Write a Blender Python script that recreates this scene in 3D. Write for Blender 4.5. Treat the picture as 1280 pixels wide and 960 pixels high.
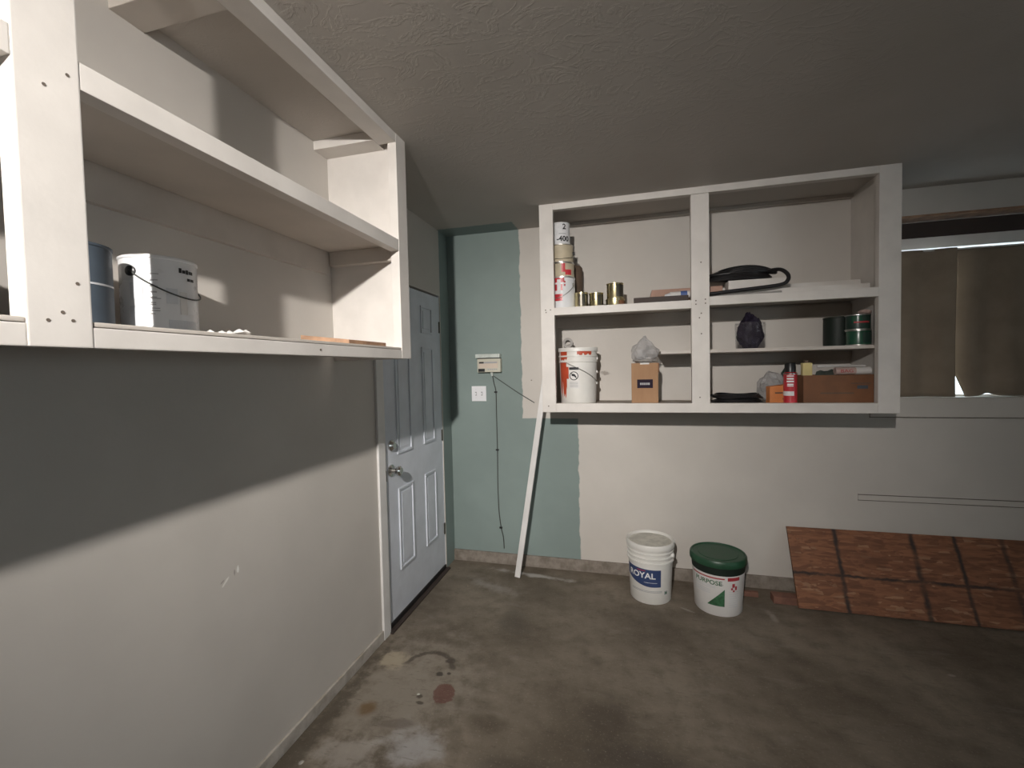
import bpy, bmesh, math, random
from mathutils import Vector, Matrix, noise as mnoise
PI = math.pi
SC = bpy.context.scene
COL = SC.collection
for o in list(bpy.data.objects): bpy.data.objects.remove(o)
random.seed(7)

# ------------------------------------------------------------------ camera
CAM = Vector((1.2886, 0.0, 1.4462))
rt = Vector((0.96758722, 0.25159239, -0.02182297)); up = Vector((0.01232817, 0.03925361, 0.99915323)); fw = Vector((-0.25223598, 0.96703693, -0.03487962))
cd = bpy.data.cameras.new('camera'); cam = bpy.data.objects.new('camera', cd); COL.objects.link(cam)
cam.matrix_world = Matrix(((rt.x, up.x, -fw.x, CAM.x), (rt.y, up.y, -fw.y, CAM.y), (rt.z, up.z, -fw.z, CAM.z), (0, 0, 0, 1)))
cd.sensor_fit = 'HORIZONTAL'; cd.sensor_width = 36.0; cd.lens = 550.245 / 1280 * 36; cd.clip_start = 0.02
SC.camera = cam
# ------------------------------------------------------------------ world (daylight behind the curtained window) and exposure
w = bpy.data.worlds.new('daylight'); SC.world = w; w.use_nodes = True
w.node_tree.nodes['Background'].inputs[0].default_value = (0.80, 0.93, 1.0, 1)
w.node_tree.nodes['Background'].inputs[1].default_value = 3.6
SC.view_settings.view_transform = 'Standard'; SC.view_settings.look = 'None'
SC.view_settings.exposure = 0.0; SC.view_settings.gamma = 1.0; SC.view_settings.use_curve_mapping = False
BULB_STRENGTH = 13000.0
BULB = Vector((1.0, -0.95, 2.31))

# ------------------------------------------------------------------ room numbers (metres)
H = 2.44; D = 3.10; XR = 5.2; YR = -3.4
DL = 0.368          # front of the left cabinet
YF = 2.683          # front of the back cabinet

# ------------------------------------------------------------------ materials
MATS = {}
class NB:
    def __init__(s, name):
        s.m = bpy.data.materials.new(name); s.m.use_nodes = True; s.t = s.m.node_tree
        s.b = s.t.nodes['Principled BSDF']; MATS[name] = s.m
        s._pos = None; s._obj = None
    def n(s, k): return s.t.nodes.new(k)
    def put(s, inp, v):
        if isinstance(v, bpy.types.NodeSocket): s.t.links.new(v, inp)
        elif isinstance(v, (tuple, list)) and len(v) == 3 and inp.type == 'RGBA': inp.default_value = (*v, 1)
        else: inp.default_value = v
    def pos(s):
        if s._pos is None: s._pos = s.n('ShaderNodeNewGeometry').outputs['Position']
        return s._pos
    def obj(s):
        if s._obj is None: s._obj = s.n('ShaderNodeTexCoord').outputs['Object']
        return s._obj
    def math(s, op, a, b=0.0, c=0.0):
        n = s.n('ShaderNodeMath'); n.operation = op
        for i, v in enumerate((a, b, c)): s.put(n.inputs[i], v)
        return n.outputs[0]
    def sep(s, v):
        n = s.n('ShaderNodeSeparateXYZ'); s.put(n.inputs[0], v); return n.outputs
    def mapping(s, v, scale=(1, 1, 1), rot=(0, 0, 0), loc=(0, 0, 0)):
        n = s.n('ShaderNodeMapping'); s.put(n.inputs[0], v)
        n.inputs[1].default_value = loc; n.inputs[2].default_value = rot; n.inputs[3].default_value = scale
        return n.outputs[0]
    def noise(s, v, scale, detail=4.0, rough=0.55, dist=0.0, color=False):
        n = s.n('ShaderNodeTexNoise'); s.put(n.inputs['Vector'], v)
        n.inputs['Scale'].default_value = scale; n.inputs['Detail'].default_value = detail
        n.inputs['Roughness'].default_value = rough; n.inputs['Distortion'].default_value = dist
        return n.outputs['Color' if color else 'Fac']
    def voro(s, v, scale, feature='F1'):
        n = s.n('ShaderNodeTexVoronoi'); n.feature = feature; s.put(n.inputs['Vector'], v); n.inputs['Scale'].default_value = scale
        return n.outputs
    def ramp(s, f, lo, hi, a=0.0, b=1.0, smooth=True):
        n = s.n('ShaderNodeMapRange'); n.interpolation_type = 'SMOOTHSTEP' if smooth else 'LINEAR'
        s.put(n.inputs[0], f); n.inputs[1].default_value = lo; n.inputs[2].default_value = hi; n.inputs[3].default_value = a; n.inputs[4].default_value = b
        return n.outputs[0]
    def mix(s, f, a, b, blend='MIX'):
        n = s.n('ShaderNodeMix'); n.data_type = 'RGBA'; n.blend_type = blend
        s.put(n.inputs[0], f); s.put(n.inputs[6], a); s.put(n.inputs[7], b); return n.outputs[2]
    def bump(s, h, strength, dist=0.01, prev=None):
        n = s.n('ShaderNodeBump'); s.put(n.inputs['Height'], h); n.inputs['Strength'].default_value = strength; n.inputs['Distance'].default_value = dist
        if prev is not None: s.put(n.inputs['Normal'], prev)
        return n.outputs[0]
    def spot(s, cx, cy, rx, ry, wob, soft=0.35, ax=('X', 'Y'), rot=0.0):
        """soft elliptical stain with a ragged outline"""
        o = s.sep(s.pos()); u = s.math('SUBTRACT', o[ax[0]], cx); v = s.math('SUBTRACT', o[ax[1]], cy)
        if rot:
            c, sn = math.cos(rot), math.sin(rot)
            u2 = s.math('ADD', s.math('MULTIPLY', u, c), s.math('MULTIPLY', v, sn)); v2 = s.math('SUBTRACT', s.math('MULTIPLY', v, c), s.math('MULTIPLY', u, sn)); u, v = u2, v2
        u = s.math('DIVIDE', u, rx); v = s.math('DIVIDE', v, ry)
        d = s.math('SQRT', s.math('ADD', s.math('MULTIPLY', u, u), s.math('MULTIPLY', v, v)))
        d = s.math('ADD', d, wob)
        return s.ramp(d, 1.0, 1.0 - soft, 0, 1)
    def out(s, col=None, rough=None, metal=None, normal=None):
        if col is not None: s.put(s.b.inputs['Base Color'], col)
        if rough is not None: s.put(s.b.inputs['Roughness'], rough)
        if metal is not None: s.put(s.b.inputs['Metallic'], metal)
        if normal is not None: s.put(s.b.inputs['Normal'], normal)
        return s.m

def simple(name, col, rough=0.5, metal=0.0, var=0.12, scale=9.0, bump=0.0, bscale=60.0, alpha=None, trans=0.0, spec=None):
    b = NB(name); f = b.noise(b.obj(), scale, 5)
    c = b.mix(b.ramp(f, 0.3, 0.7), tuple(x * (1 - var) for x in col), tuple(min(1, x * (1 + var)) for x in col))
    nrm = b.bump(b.noise(b.obj(), bscale, 3), bump, 0.004) if bump else None
    b.out(c, b.ramp(f, 0.2, 0.8, max(0, rough - 0.06), min(1, rough + 0.06)), metal, nrm)
    if trans: b.b.inputs['Transmission Weight'].default_value = trans
    if alpha is not None: b.b.inputs['Alpha'].default_value = alpha
    if spec is not None: b.b.inputs['Specular IOR Level'].default_value = spec
    return b.m

WALLC = (0.60, 0.560, 0.515)
GREENC = (0.235, 0.290, 0.275)
def plaster(name, green=None, marks=None, col=WALLC):
    b = NB(name); p = b.pos(); o = b.sep(p)
    big = b.noise(p, 1.7, 4); fine = b.noise(p, 45, 3)
    c = b.mix(b.ramp(big, 0.3, 0.7), tuple(x * 0.94 for x in col), tuple(x * 1.04 for x in col))
    if green:
        wob = b.math('MULTIPLY', b.math('SUBTRACT', b.noise(p, 14, 4), 0.5), 0.03)
        g = green(b, o, wob)
        gc = b.mix(b.ramp(big, 0.3, 0.7), tuple(x * 0.93 for x in GREENC), tuple(x * 1.07 for x in GREENC))
        c = b.mix(g, c, gc)
    for (mk, mc) in (marks(b, o) if marks else []): c = b.mix(mk, c, mc)
    h = b.math('ADD', b.math('MULTIPLY', b.noise(p, 16, 3), 0.7), b.math('MULTIPLY', fine, 0.3))
    b.out(c, 0.62, None, b.bump(h, 0.10, 0.012)); b.b.inputs['Specular IOR Level'].default_value = 0.3
    return b.m
def lt(b, a, v, e=0.004): return b.ramp(a, v + e, v - e, 0, 1)
def gr_back(b, o, wob):
    x = b.math('ADD', o['X'], wob); z = b.math('ADD', o['Z'], b.math('MULTIPLY', wob, 0.3))
    return b.math('MAXIMUM', lt(b, x, 0.555), b.math('MULTIPLY', lt(b, x, 0.955), lt(b, z, 1.085)))
def gr_left(b, o, wob): return b.math('SUBTRACT', 1.0, lt(b, b.math('ADD', o['Y'], b.math('MULTIPLY', wob, 0.3)), 2.945))
def gr_ceil(b, o, wob):
    return b.math('MULTIPLY', b.math('SUBTRACT', 1.0, lt(b, b.math('ADD', o['Y'], b.math('MULTIPLY', wob, 0.5)), 2.925)), lt(b, b.math('ADD', o['X'], wob), 0.55))
def mk_back(b, o):
    w_ = b.math('MULTIPLY', b.math('SUBTRACT', b.noise(b.pos(), 40, 4), 0.5), 2.0)
    return [(b.math('MULTIPLY', b.spot(1.148, 1.403, 0.035, 0.018, w_, 0.5, ('X', 'Z')), 0.6), (0.2, 0.17, 0.14)),
            (b.spot(0.625, 1.36, 0.006, 0.005, 0.0, 0.5, ('X', 'Z')), (0.15, 0.12, 0.1))]
def mk_left(b, o):
    w_ = b.math('MULTIPLY', b.math('SUBTRACT', b.noise(b.pos(), 40, 4), 0.5), 1.4)
    return [(b.spot(1.190, 0.787, 0.007, 0.015, w_, 0.5, ('Y', 'Z')), (0.9, 0.88, 0.83)),
            (b.spot(1.142, 0.764, 0.022, 0.006, w_, 0.5, ('Y', 'Z'), 0.7), (0.85, 0.82, 0.77)),
            (b.math('MULTIPLY', b.spot(1.176, 0.780, 0.004, 0.014, w_, 0.5, ('Y', 'Z')), 0.7), (0.3, 0.27, 0.24)),
            (b.math('MULTIPLY', b.spot(1.130, 0.769, 0.012, 0.004, w_, 0.5, ('Y', 'Z'), 0.5), 0.7), (0.3, 0.27, 0.24))]
plaster('paint_back', gr_back, mk_back); plaster('paint_left', gr_left, mk_left); plaster('paint_plain')
# ceiling: trowelled texture
b = NB('paint_ceiling'); p = b.pos(); o = b.sep(p)
tr = b.noise(b.mapping(p, (1, 1.6, 1), (0, 0, 0.5)), 7, 5, 0.6, 1.2); tr2 = b.noise(p, 24, 4)
g = gr_ceil(b, o, b.math('MULTIPLY', b.math('SUBTRACT', tr2, 0.5), 0.05))
c = b.mix(b.ramp(b.noise(p, 1.2, 3), 0.3, 0.7), (0.47, 0.435, 0.395), (0.53, 0.49, 0.45))
c = b.mix(g, c, GREENC)
ridge = b.ramp(b.math('ABSOLUTE', b.math('SUBTRACT', tr, 0.5)), 0.0, 0.05, 1.0, 0.0)
hgt = b.math('ADD', b.math('MULTIPLY', ridge, 0.55), b.math('MULTIPLY', tr2, 0.45))
b.out(c, 0.7, None, b.bump(hgt, 0.15, 0.006))
# painted boards
def painted_wood(name, col):
    b = NB(name); p = b.pos(); f = b.noise(p, 6, 5); ch = b.noise(p, 55, 5, 0.7)
    c = b.mix(b.ramp(f, 0.3, 0.7), tuple(x * 0.93 for x in col), tuple(min(1, x * 1.05) for x in col))
    c = b.mix(b.math('MULTIPLY', b.ramp(ch, 0.70, 0.76), 0.55), c, (0.33, 0.28, 0.22))
    b.out(c, b.ramp(f, 0.3, 0.7, 0.42, 0.55), None, b.bump(b.noise(p, 30, 4), 0.10, 0.006)); return b.m
painted_wood('white_wood', (0.68, 0.64, 0.60)); painted_wood('shelf_wood', (0.56, 0.51, 0.46)); painted_wood('trim_white', (0.74, 0.72, 0.70))
b = NB('dirty_shelf'); p = b.pos(); f = b.noise(p, 8, 6)
b.out(b.mix(b.ramp(f, 0.35, 0.65), (0.24, 0.20, 0.16), (0.40, 0.35, 0.30)), 0.7, None, b.bump(b.noise(p, 50, 4), 0.15, 0.004))
painted_wood('door_paint', (0.66, 0.69, 0.75))
# concrete floor with its stains
b = NB('concrete'); p = b.pos(); o = b.sep(p)
n1 = b.noise(p, 2.2, 8, 0.6); n2 = b.noise(p, 9, 8, 0.65); n3 = b.noise(p, 42, 6, 0.65); n4 = b.noise(b.mapping(p, (1, 3.5, 1), (0, 0, 0.3)), 3.4, 7, 0.6, 0.8)
c = b.mix(b.ramp(n1, 0.30, 0.72), (0.125, 0.100, 0.074), (0.245, 0.205, 0.160))
c = b.mix(b.math('MULTIPLY', b.ramp(n2, 0.45, 0.75), 0.55), c, (0.105, 0.086, 0.066))
c = b.mix(b.math('MULTIPLY', b.ramp(n4, 0.55, 0.78), 0.35), c, (0.30, 0.27, 0.235))
c = b.mix(b.math('MULTIPLY', b.ramp(n3, 0.62, 0.75), 0.4), c, (0.09, 0.075, 0.06))
w1 = b.math('MULTIPLY', b.math('SUBTRACT', n2, 0.5), 2.2); w2 = b.math('MULTIPLY', b.math('SUBTRACT', b.noise(p, 22, 6, 0.6), 0.5), 2.0)
for (cx, cy, rx, ry, col, amt, soft, rot, wb) in [
        (0.28, 1.75, 0.42, 0.55, (0.33, 0.29, 0.24), 0.72, 0.9, 0, w1),      # worn pale area by the door
        (0.47, 1.48, 0.17, 0.14, (0.42, 0.405, 0.40), 0.75, 0.9, 0.3, w1),    # whitish paint patch
        (0.25, 1.40, 0.16, 0.10, (0.40, 0.36, 0.32), 0.6, 0.6, 0, w1),
        (0.14, 1.93, 0.10, 0.08, (0.44, 0.37, 0.27), 0.75, 0.6, 0, w1),      # tan patch
        (0.20, 1.62, 0.06, 0.05, (0.16, 0.095, 0.04), 0.85, 0.8, 0.4, w1),   # rusty stain
        (0.34, 1.57, 0.11, 0.03, (0.15, 0.12, 0.10), 0.7, 0.6, 0.2, w1),
                (0.43, 1.985, 0.035, 0.025, (0.07, 0.055, 0.045), 0.85, 0.6, 0, w2),
        (0.41, 1.885, 0.020, 0.018, (0.06, 0.05, 0.04), 0.9, 0.5, 0, w2), (0.45, 1.90, 0.014, 0.012, (0.06, 0.05, 0.04), 0.9, 0.5, 0, w2),
        (0.38, 1.735, 0.018, 0.018, (0.08, 0.065, 0.05), 0.9, 0.5, 0, w2), (0.40, 1.70, 0.02, 0.012, (0.08, 0.065, 0.05), 0.9, 0.5, 0, w2),
        (0.37, 1.745, 0.011, 0.009, (0.7, 0.68, 0.62), 0.9, 0.5, 0, w2),
        (0.480, 1.775, 0.052, 0.066, (0.15, 0.07, 0.055), 0.85, 0.15, 0.2, b.math('MULTIPLY', w2, 0.45)),  # red paint spot
        (0.10, 1.33, 0.012, 0.012, (0.75, 0.72, 0.66), 0.9, 0.5, 0, w2),
        (1.19, 1.79, 0.14, 0.13, (0.075, 0.058, 0.045), 0.55, 0.6, 0, w1),
        (0.66, 2.36, 0.13, 0.16, (0.085, 0.07, 0.055), 0.55, 0.7, 0, w1), (0.72, 1.66, 0.12, 0.06, (0.08, 0.06, 0.04), 0.6, 0.7, 0, w1),
        (0.86, 1.48, 0.20, 0.08, (0.08, 0.065, 0.05), 0.5, 0.7, 0, w1), (1.32, 1.62, 0.25, 0.12, (0.06, 0.048, 0.04), 0.6, 0.8, 0, w1),
        (0.66, 2.96, 0.42, 0.035, (0.50, 0.47, 0.44), 0.8, 0.9, -0.12, w1), (0.40, 2.75, 0.25, 0.07, (0.36, 0.33, 0.30), 0.5, 0.9, -0.4, w1),
        (2.08, 2.74, 0.025, 0.09, (0.42, 0.38, 0.33), 0.5, 0.9, 0.2, w1), (1.62, 2.72, 0.06, 0.012, (0.40, 0.37, 0.33), 0.6, 0.8, -0.5, w1),
        (2.71, 2.40, 0.02, 0.01, (0.40, 0.36, 0.32), 0.6, 0.6, 0, w2),
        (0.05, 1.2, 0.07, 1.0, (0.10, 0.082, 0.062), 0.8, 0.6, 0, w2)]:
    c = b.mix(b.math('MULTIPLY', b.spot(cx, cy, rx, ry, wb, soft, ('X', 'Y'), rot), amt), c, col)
# curved dark scrape mark
uu = b.math('SUBTRACT', o['X'], 0.337); vv = b.math('SUBTRACT', o['Y'], 1.913); rr = b.math('SQRT', b.math('ADD', b.math('MULTIPLY', uu, uu), b.math('MULTIPLY', vv, vv)))
ring = b.ramp(b.math('ABSOLUTE', b.math('ADD', b.math('SUBTRACT', rr, 0.118), b.math('MULTIPLY', w2, 0.02))), 0.020, 0.006, 0, 0.8)
c = b.mix(b.math('MULTIPLY', ring, b.ramp(vv, 0.0, 0.03)), c, (0.075, 0.058, 0.045))
# fine speckle and scuffs
c = b.mix(b.math('MULTIPLY', b.ramp(b.noise(p, 95, 4, 0.7), 0.56, 0.72), 0.5), c, (0.36, 0.31, 0.26))
c = b.mix(b.math('MULTIPLY', b.ramp(b.noise(b.mapping(p, (1, 4, 1), (0, 0, -0.6)), 16, 5, 0.65), 0.56, 0.72), 0.5), c, (0.08, 0.064, 0.048))
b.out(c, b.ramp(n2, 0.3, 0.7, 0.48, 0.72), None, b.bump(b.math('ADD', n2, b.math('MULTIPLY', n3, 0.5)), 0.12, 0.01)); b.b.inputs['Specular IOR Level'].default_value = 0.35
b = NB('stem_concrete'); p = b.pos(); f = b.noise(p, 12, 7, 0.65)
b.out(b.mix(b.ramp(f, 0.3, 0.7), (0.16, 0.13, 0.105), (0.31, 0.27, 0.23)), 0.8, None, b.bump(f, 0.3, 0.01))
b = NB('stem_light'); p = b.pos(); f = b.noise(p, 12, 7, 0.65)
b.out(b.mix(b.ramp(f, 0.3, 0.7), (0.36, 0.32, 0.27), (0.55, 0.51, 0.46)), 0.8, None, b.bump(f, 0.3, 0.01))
# OSB with the black tar lines of the roof it came off
b = NB('osb'); ob = b.obj(); q = b.sep(ob)
c1 = b.voro(b.mapping(ob, (14, 85, 40), (0, 0, 0.5)), 1.0); c2 = b.voro(b.mapping(ob, (13, 80, 40), (0, 0, -0.35)), 1.0)
sel = b.ramp(b.noise(ob, 9, 3), 0.46, 0.54); fk = b.mix(sel, c1['Color'], c2['Color']); f1 = b.sep(fk)[0]; f2 = b.sep(fk)[1]
grain = b.noise(b.mapping(ob, (9, 60, 9), (0, 0, 0.5)), 1.6, 5, 0.6); st = b.math('ADD', b.math('MULTIPLY', f1, 0.45), b.math('MULTIPLY', grain, 0.55))
c = b.mix(b.ramp(st, 0.18, 0.85), (0.145, 0.055, 0.025), (0.30, 0.125, 0.058))
c = b.mix(b.math('MULTIPLY', b.ramp(f2, 0.88, 0.95), 0.45), c, (0.48, 0.28, 0.16))
c = b.mix(b.math('MULTIPLY', b.ramp(b.noise(ob, 5, 5), 0.45, 0.7), 0.5), c, (0.12, 0.045, 0.02))
wv = b.math('MULTIPLY', b.math('SUBTRACT', b.noise(ob, 26, 4), 0.5), 0.022)
tar = None
for (ax, v, hw) in [('X', 0.255, 0.010), ('X', 0.645, 0.012), ('X', 0.855, 0.009), ('X', 1.075, 0.011), ('X', 1.48, 0.01), ('X', 1.9, 0.01), ('Y', 0.196, 0.0075)]:
    d = b.math('ABSOLUTE', b.math('ADD', b.math('SUBTRACT', q[ax], v), wv)); m_ = b.math('MULTIPLY', b.ramp(d, hw * 1.9, hw * 0.2, 0, 0.95), b.ramp(b.noise(ob, 7, 4), 0.30, 0.55, 0.45, 1.0))
    tar = m_ if tar is None else b.math('MAXIMUM', tar, m_)
b.out(b.mix(tar, c, (0.022, 0.014, 0.012)), 0.65, None, b.bump(st, 0.25, 0.004))
# small stuff
simple('raw_wood', (0.34, 0.20, 0.12), 0.7, 0, 0.25, 20); simple('redwood', (0.21, 0.10, 0.07), 0.75, 0, 0.2, 14)
simple('dark_wood', (0.05, 0.035, 0.03), 0.7); simple('black_rubber', (0.012, 0.011, 0.012), 0.45); simple('black_plastic', (0.015, 0.015, 0.016), 0.35)
simple('housing', (0.04, 0.04, 0.042), 0.6)
simple('chrome', (0.62, 0.60, 0.57), 0.18, 1.0, 0.05); simple('tin', (0.66, 0.65, 0.63), 0.32, 1.0, 0.08); simple('brass_tin', (0.68, 0.60, 0.36), 0.28, 1.0, 0.12)
simple('dark_tin', (0.12, 0.11, 0.09), 0.35, 0.8, 0.2); simple('wire', (0.55, 0.54, 0.52), 0.3, 1.0); simple('dark_wire', (0.06, 0.065, 0.06), 0.5)
simple('can_white', (0.74, 0.74, 0.75), 0.30, 0, 0.03); simple('can_grey_label', (0.60, 0.61, 0.635), 0.4, 0, 0.06); simple('can_blue_grey', (0.06, 0.078, 0.10), 0.6)  # blue-grey made darker to hold the deep shade behind the post
simple('can_beige', (0.50, 0.43, 0.31), 0.5); simple('can_red', (0.50, 0.035, 0.045), 0.35); simple('can_brown', (0.12, 0.08, 0.055), 0.7)
simple('can_green', (0.02, 0.085, 0.05), 0.25); simple('can_dark_green', (0.02, 0.045, 0.035), 0.35)
simple('pail_white', (0.74, 0.72, 0.68), 0.38, 0, 0.04); simple('pail_lid', (0.55, 0.53, 0.47), 0.5, 0, 0.18, 22); simple('pail_paper', (0.72, 0.70, 0.68), 0.5, 0, 0.03)
simple('lid_green', (0.018, 0.070, 0.035), 0.42, 0, 0.15); simple('dark_green_shell', (0.006, 0.014, 0.009), 0.6)
simple('label_blue', (0.035, 0.060, 0.155), 0.45, 0, 0.05); simple('print_white', (0.82, 0.82, 0.82), 0.5, 0, 0.02); simple('print_black', (0.02, 0.02, 0.022), 0.5, 0, 0.02)
simple('print_red', (0.42, 0.04, 0.05), 0.5, 0, 0.05); simple('print_green', (0.04, 0.13, 0.06), 0.5, 0, 0.35, 60); simple('print_grey', (0.38, 0.38, 0.39), 0.5, 0, 0.05)
simple('print_purple', (0.02, 0.011, 0.025), 0.7, spec=0.2); simple('drip_red', (0.46, 0.07, 0.03), 0.4, 0, 0.15)
b = NB('cardboard'); f = b.noise(b.mapping(b.obj(), (1, 1, 0.15)), 40, 3); g_ = b.noise(b.obj(), 7, 4)
b.out(b.mix(b.math('MULTIPLY', b.math('ADD', f, g_), 0.5), (0.27, 0.145, 0.07), (0.46, 0.27, 0.15)), 0.75)
simple('cardboard_dark', (0.20, 0.088, 0.042), 0.75, 0, 0.15); simple('cardboard_pink', (0.42, 0.26, 0.20), 0.75, 0, 0.12); simple('orange_card', (0.62, 0.22, 0.07), 0.6, 0, 0.1)
simple('blue_print', (0.07, 0.12, 0.32), 0.45); simple('yellow_plastic', (0.66, 0.54, 0.24), 0.5); simple('dark_cloth', (0.05, 0.06, 0.05), 0.9, bump=0.4)
simple('purple_dark', (0.014, 0.010, 0.022), 0.6, 0, 0.4, 30, spec=0.25); simple('paper_white', (0.66, 0.64, 0.62), 0.7, 0, 0.06); simple('pink_paper', (0.50, 0.36, 0.32), 0.7)
simple('device_beige', (0.55, 0.53, 0.44), 0.5, 0, 0.05); simple('device_tray', (0.60, 0.64, 0.60), 0.3, 0, 0.08); simple('device_panel', (0.62, 0.52, 0.43), 0.5, 0, 0.04)
simple('plate_white', (0.82, 0.82, 0.84), 0.35, 0, 0.02); simple('hole_dark', (0.12, 0.095, 0.075), 0.9); simple('tape_grey', (0.33, 0.31, 0.29), 0.6)
b = NB('clear_bag'); f = b.noise(b.obj(), 38, 5, 0.6)
b.out((0.46, 0.45, 0.45), 0.22, None, b.bump(f, 0.8, 0.01)); b.b.inputs['Alpha'].default_value = 0.5
b = NB('clear_plastic'); b.out((0.12, 0.11, 0.13), 0.2); b.b.inputs['Alpha'].default_value = 0.22
b = NB('curtain_cloth'); p = b.obj(); wv = b.n('ShaderNodeTexWave'); b.put(wv.inputs[0], p); wv.inputs['Scale'].default_value = 180
f = b.noise(p, 5, 5)
b.out(b.mix(b.ramp(f, 0.3, 0.7), (0.235, 0.185, 0.135), (0.300, 0.240, 0.180)), 0.95, None, b.bump(wv.outputs['Fac'], 0.1, 0.002))
b = NB('window_glass'); b.out((0.95, 0.98, 1.0), 0.02); b.b.inputs['Transmission Weight'].default_value = 1.0; b.b.inputs['IOR'].default_value = 1.1
b = NB('bulb_glow'); b.out((1, 1, 1), 0.4); b.b.inputs['Emission Color'].default_value = (1.0, 0.955, 0.905, 1); b.b.inputs['Emission Strength'].default_value = BULB_STRENGTH
M = MATS

# ------------------------------------------------------------------ mesh helpers
def link(name, bm, mat, parent=None, smooth=False):
    """one mesh object; geometry given in world space when the parent is an unrotated thing"""
    if parent is not None and parent.get('_world'):
        bmesh.ops.translate(bm, vec=-Vector(parent['_world']), verts=bm.verts)
    bmesh.ops.recalc_face_normals(bm, faces=bm.faces)
    me = bpy.data.meshes.new(name); bm.to_mesh(me); bm.free()
    if isinstance(mat, (list, tuple)):
        for m_ in mat: me.materials.append(M[m_])
    else: me.materials.append(M[mat])
    if smooth:
        for f in me.polygons: f.use_smooth = True
        try: me.set_sharp_from_angle(angle=math.radians(38))
        except Exception: pass
    o = bpy.data.objects.new(name, me); COL.objects.link(o)
    if parent is not None: o.parent = parent
    return o
def tag(o, label, cat, group=None, kind=None):
    o['label'] = label; o['category'] = cat
    if group: o['group'] = group
    if kind: o['kind'] = kind
    return o
def thing(name, label, cat, loc, rotz=0.0, group=None, kind=None, world=False):
    o = bpy.data.objects.new(name, None); COL.objects.link(o); o.empty_display_size = 0.05
    o.location = loc; o.rotation_euler = (0, 0, rotz)
    if world: o['_world'] = tuple(loc)
    return tag(o, label, cat, group, kind)
def box(bm, x0, x1, y0, y1, z0, z1, bev=0.0):
    vs = [bm.verts.new((x, y, z)) for x in (x0, x1) for y in (y0, y1) for z in (z0, z1)]
    fs = [bm.faces.new([vs[i] for i in f]) for f in ((0, 1, 3, 2), (4, 6, 7, 5), (0, 4, 5, 1), (2, 3, 7, 6), (0, 2, 6, 4), (1, 5, 7, 3))]
    if bev: bmesh.ops.bevel(bm, geom=list({e for f in fs for e in f.edges}), offset=bev, segments=2, profile=0.7, affect='EDGES')
    return bm
def B(*a, bev=0.0): return box(bmesh.new(), *a, bev=bev)
def lathe(bm, prof, n=40, cx=0, cy=0, z=0):
    rings = []
    for r, h in prof:
        if r < 1e-6: rings.append([bm.verts.new((cx, cy, z + h))])
        else: rings.append([bm.verts.new((cx + r * math.cos(2 * PI * i / n), cy + r * math.sin(2 * PI * i / n), z + h)) for i in range(n)])
    for a, c in zip(rings, rings[1:]):
        for i in range(n):
            j = (i + 1) % n
            if len(a) == 1 and len(c) == 1: continue
            if len(a) == 1: bm.faces.new((a[0], c[i], c[j]))
            elif len(c) == 1: bm.faces.new((a[i], a[j], c[0]))
            else: bm.faces.new((a[i], a[j], c[j], c[i]))
    return bm
def tube(bm, pts, r, n=8, closed=False, cap=True):
    pts = [Vector(p) for p in pts]; N = len(pts); rings = []; prev = None
    for i, p in enumerate(pts):
        if closed: t = pts[(i + 1) % N] - pts[i - 1]
        else: t = pts[min(i + 1, N - 1)] - pts[max(i - 1, 0)]
        t.normalize()
        if prev is None: a = t.orthogonal().normalized()
        else: a = (prev - t * prev.dot(t)).normalized()
        prev = a; c = t.cross(a)
        rr = r[i] if isinstance(r, (list, tuple)) else r
        rings.append([bm.verts.new(p + (a * math.cos(2 * PI * k / n) + c * math.sin(2 * PI * k / n)) * rr) for k in range(n)])
    rng = range(N) if closed else range(N - 1)
    for i in rng:
        A, C = rings[i], rings[(i + 1) % N]
        for k in range(n): bm.faces.new((A[k], A[(k + 1) % n], C[(k + 1) % n], C[k]))
    if cap and not closed: bm.faces.new(rings[0]); bm.faces.new(rings[-1])
    return bm
def spline(P, sub=8):
    P = [Vector(p) for p in P]; out = []
    for i in range(len(P) - 1):
        p0, p1, p2, p3 = P[max(i - 1, 0)], P[i], P[i + 1], P[min(i + 2, len(P) - 1)]
        for k in range(sub):
            t = k / sub
            out.append(0.5 * ((2 * p1) + (p2 - p0) * t + (2 * p0 - 5 * p1 + 4 * p2 - p3) * t * t + (3 * p1 - p0 - 3 * p2 + p3) * t ** 3))
    return out + [P[-1]]
def patch(rf, a0, a1, zlo, zhi, na=24, nz=3, thick=0.0006, off=0.0006):
    """a label wrapped on a round wall: rf(z) radius, zlo/zhi functions of u in 0..1 or numbers"""
    bm = bmesh.new(); g = {}
    fl = zlo if callable(zlo) else (lambda u: zlo); fh = zhi if callable(zhi) else (lambda u: zhi)
    for L in (0, 1):
        for i in range(na + 1):
            u = i / na; a = a0 + (a1 - a0) * u
            for k in range(nz + 1):
                zz = fl(u) + (fh(u) - fl(u)) * k / nz; r = rf(zz) + off + (thick if L else 0)
                g[L, i, k] = bm.verts.new((r * math.cos(a), r * math.sin(a), zz))
    for i in range(na):
        for k in range(nz):
            bm.faces.new((g[1, i, k], g[1, i + 1, k], g[1, i + 1, k + 1], g[1, i, k + 1])); bm.faces.new((g[0, i, k], g[0, i, k + 1], g[0, i + 1, k + 1], g[0, i + 1, k]))
        for k in (0, nz): bm.faces.new((g[0, i, k], g[0, i + 1, k], g[1, i + 1, k], g[1, i, k]))
    for i in (0, na):
        for k in range(nz): bm.faces.new((g[0, i, k], g[1, i, k], g[1, i, k + 1], g[0, i, k + 1]))
    return bm
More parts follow.
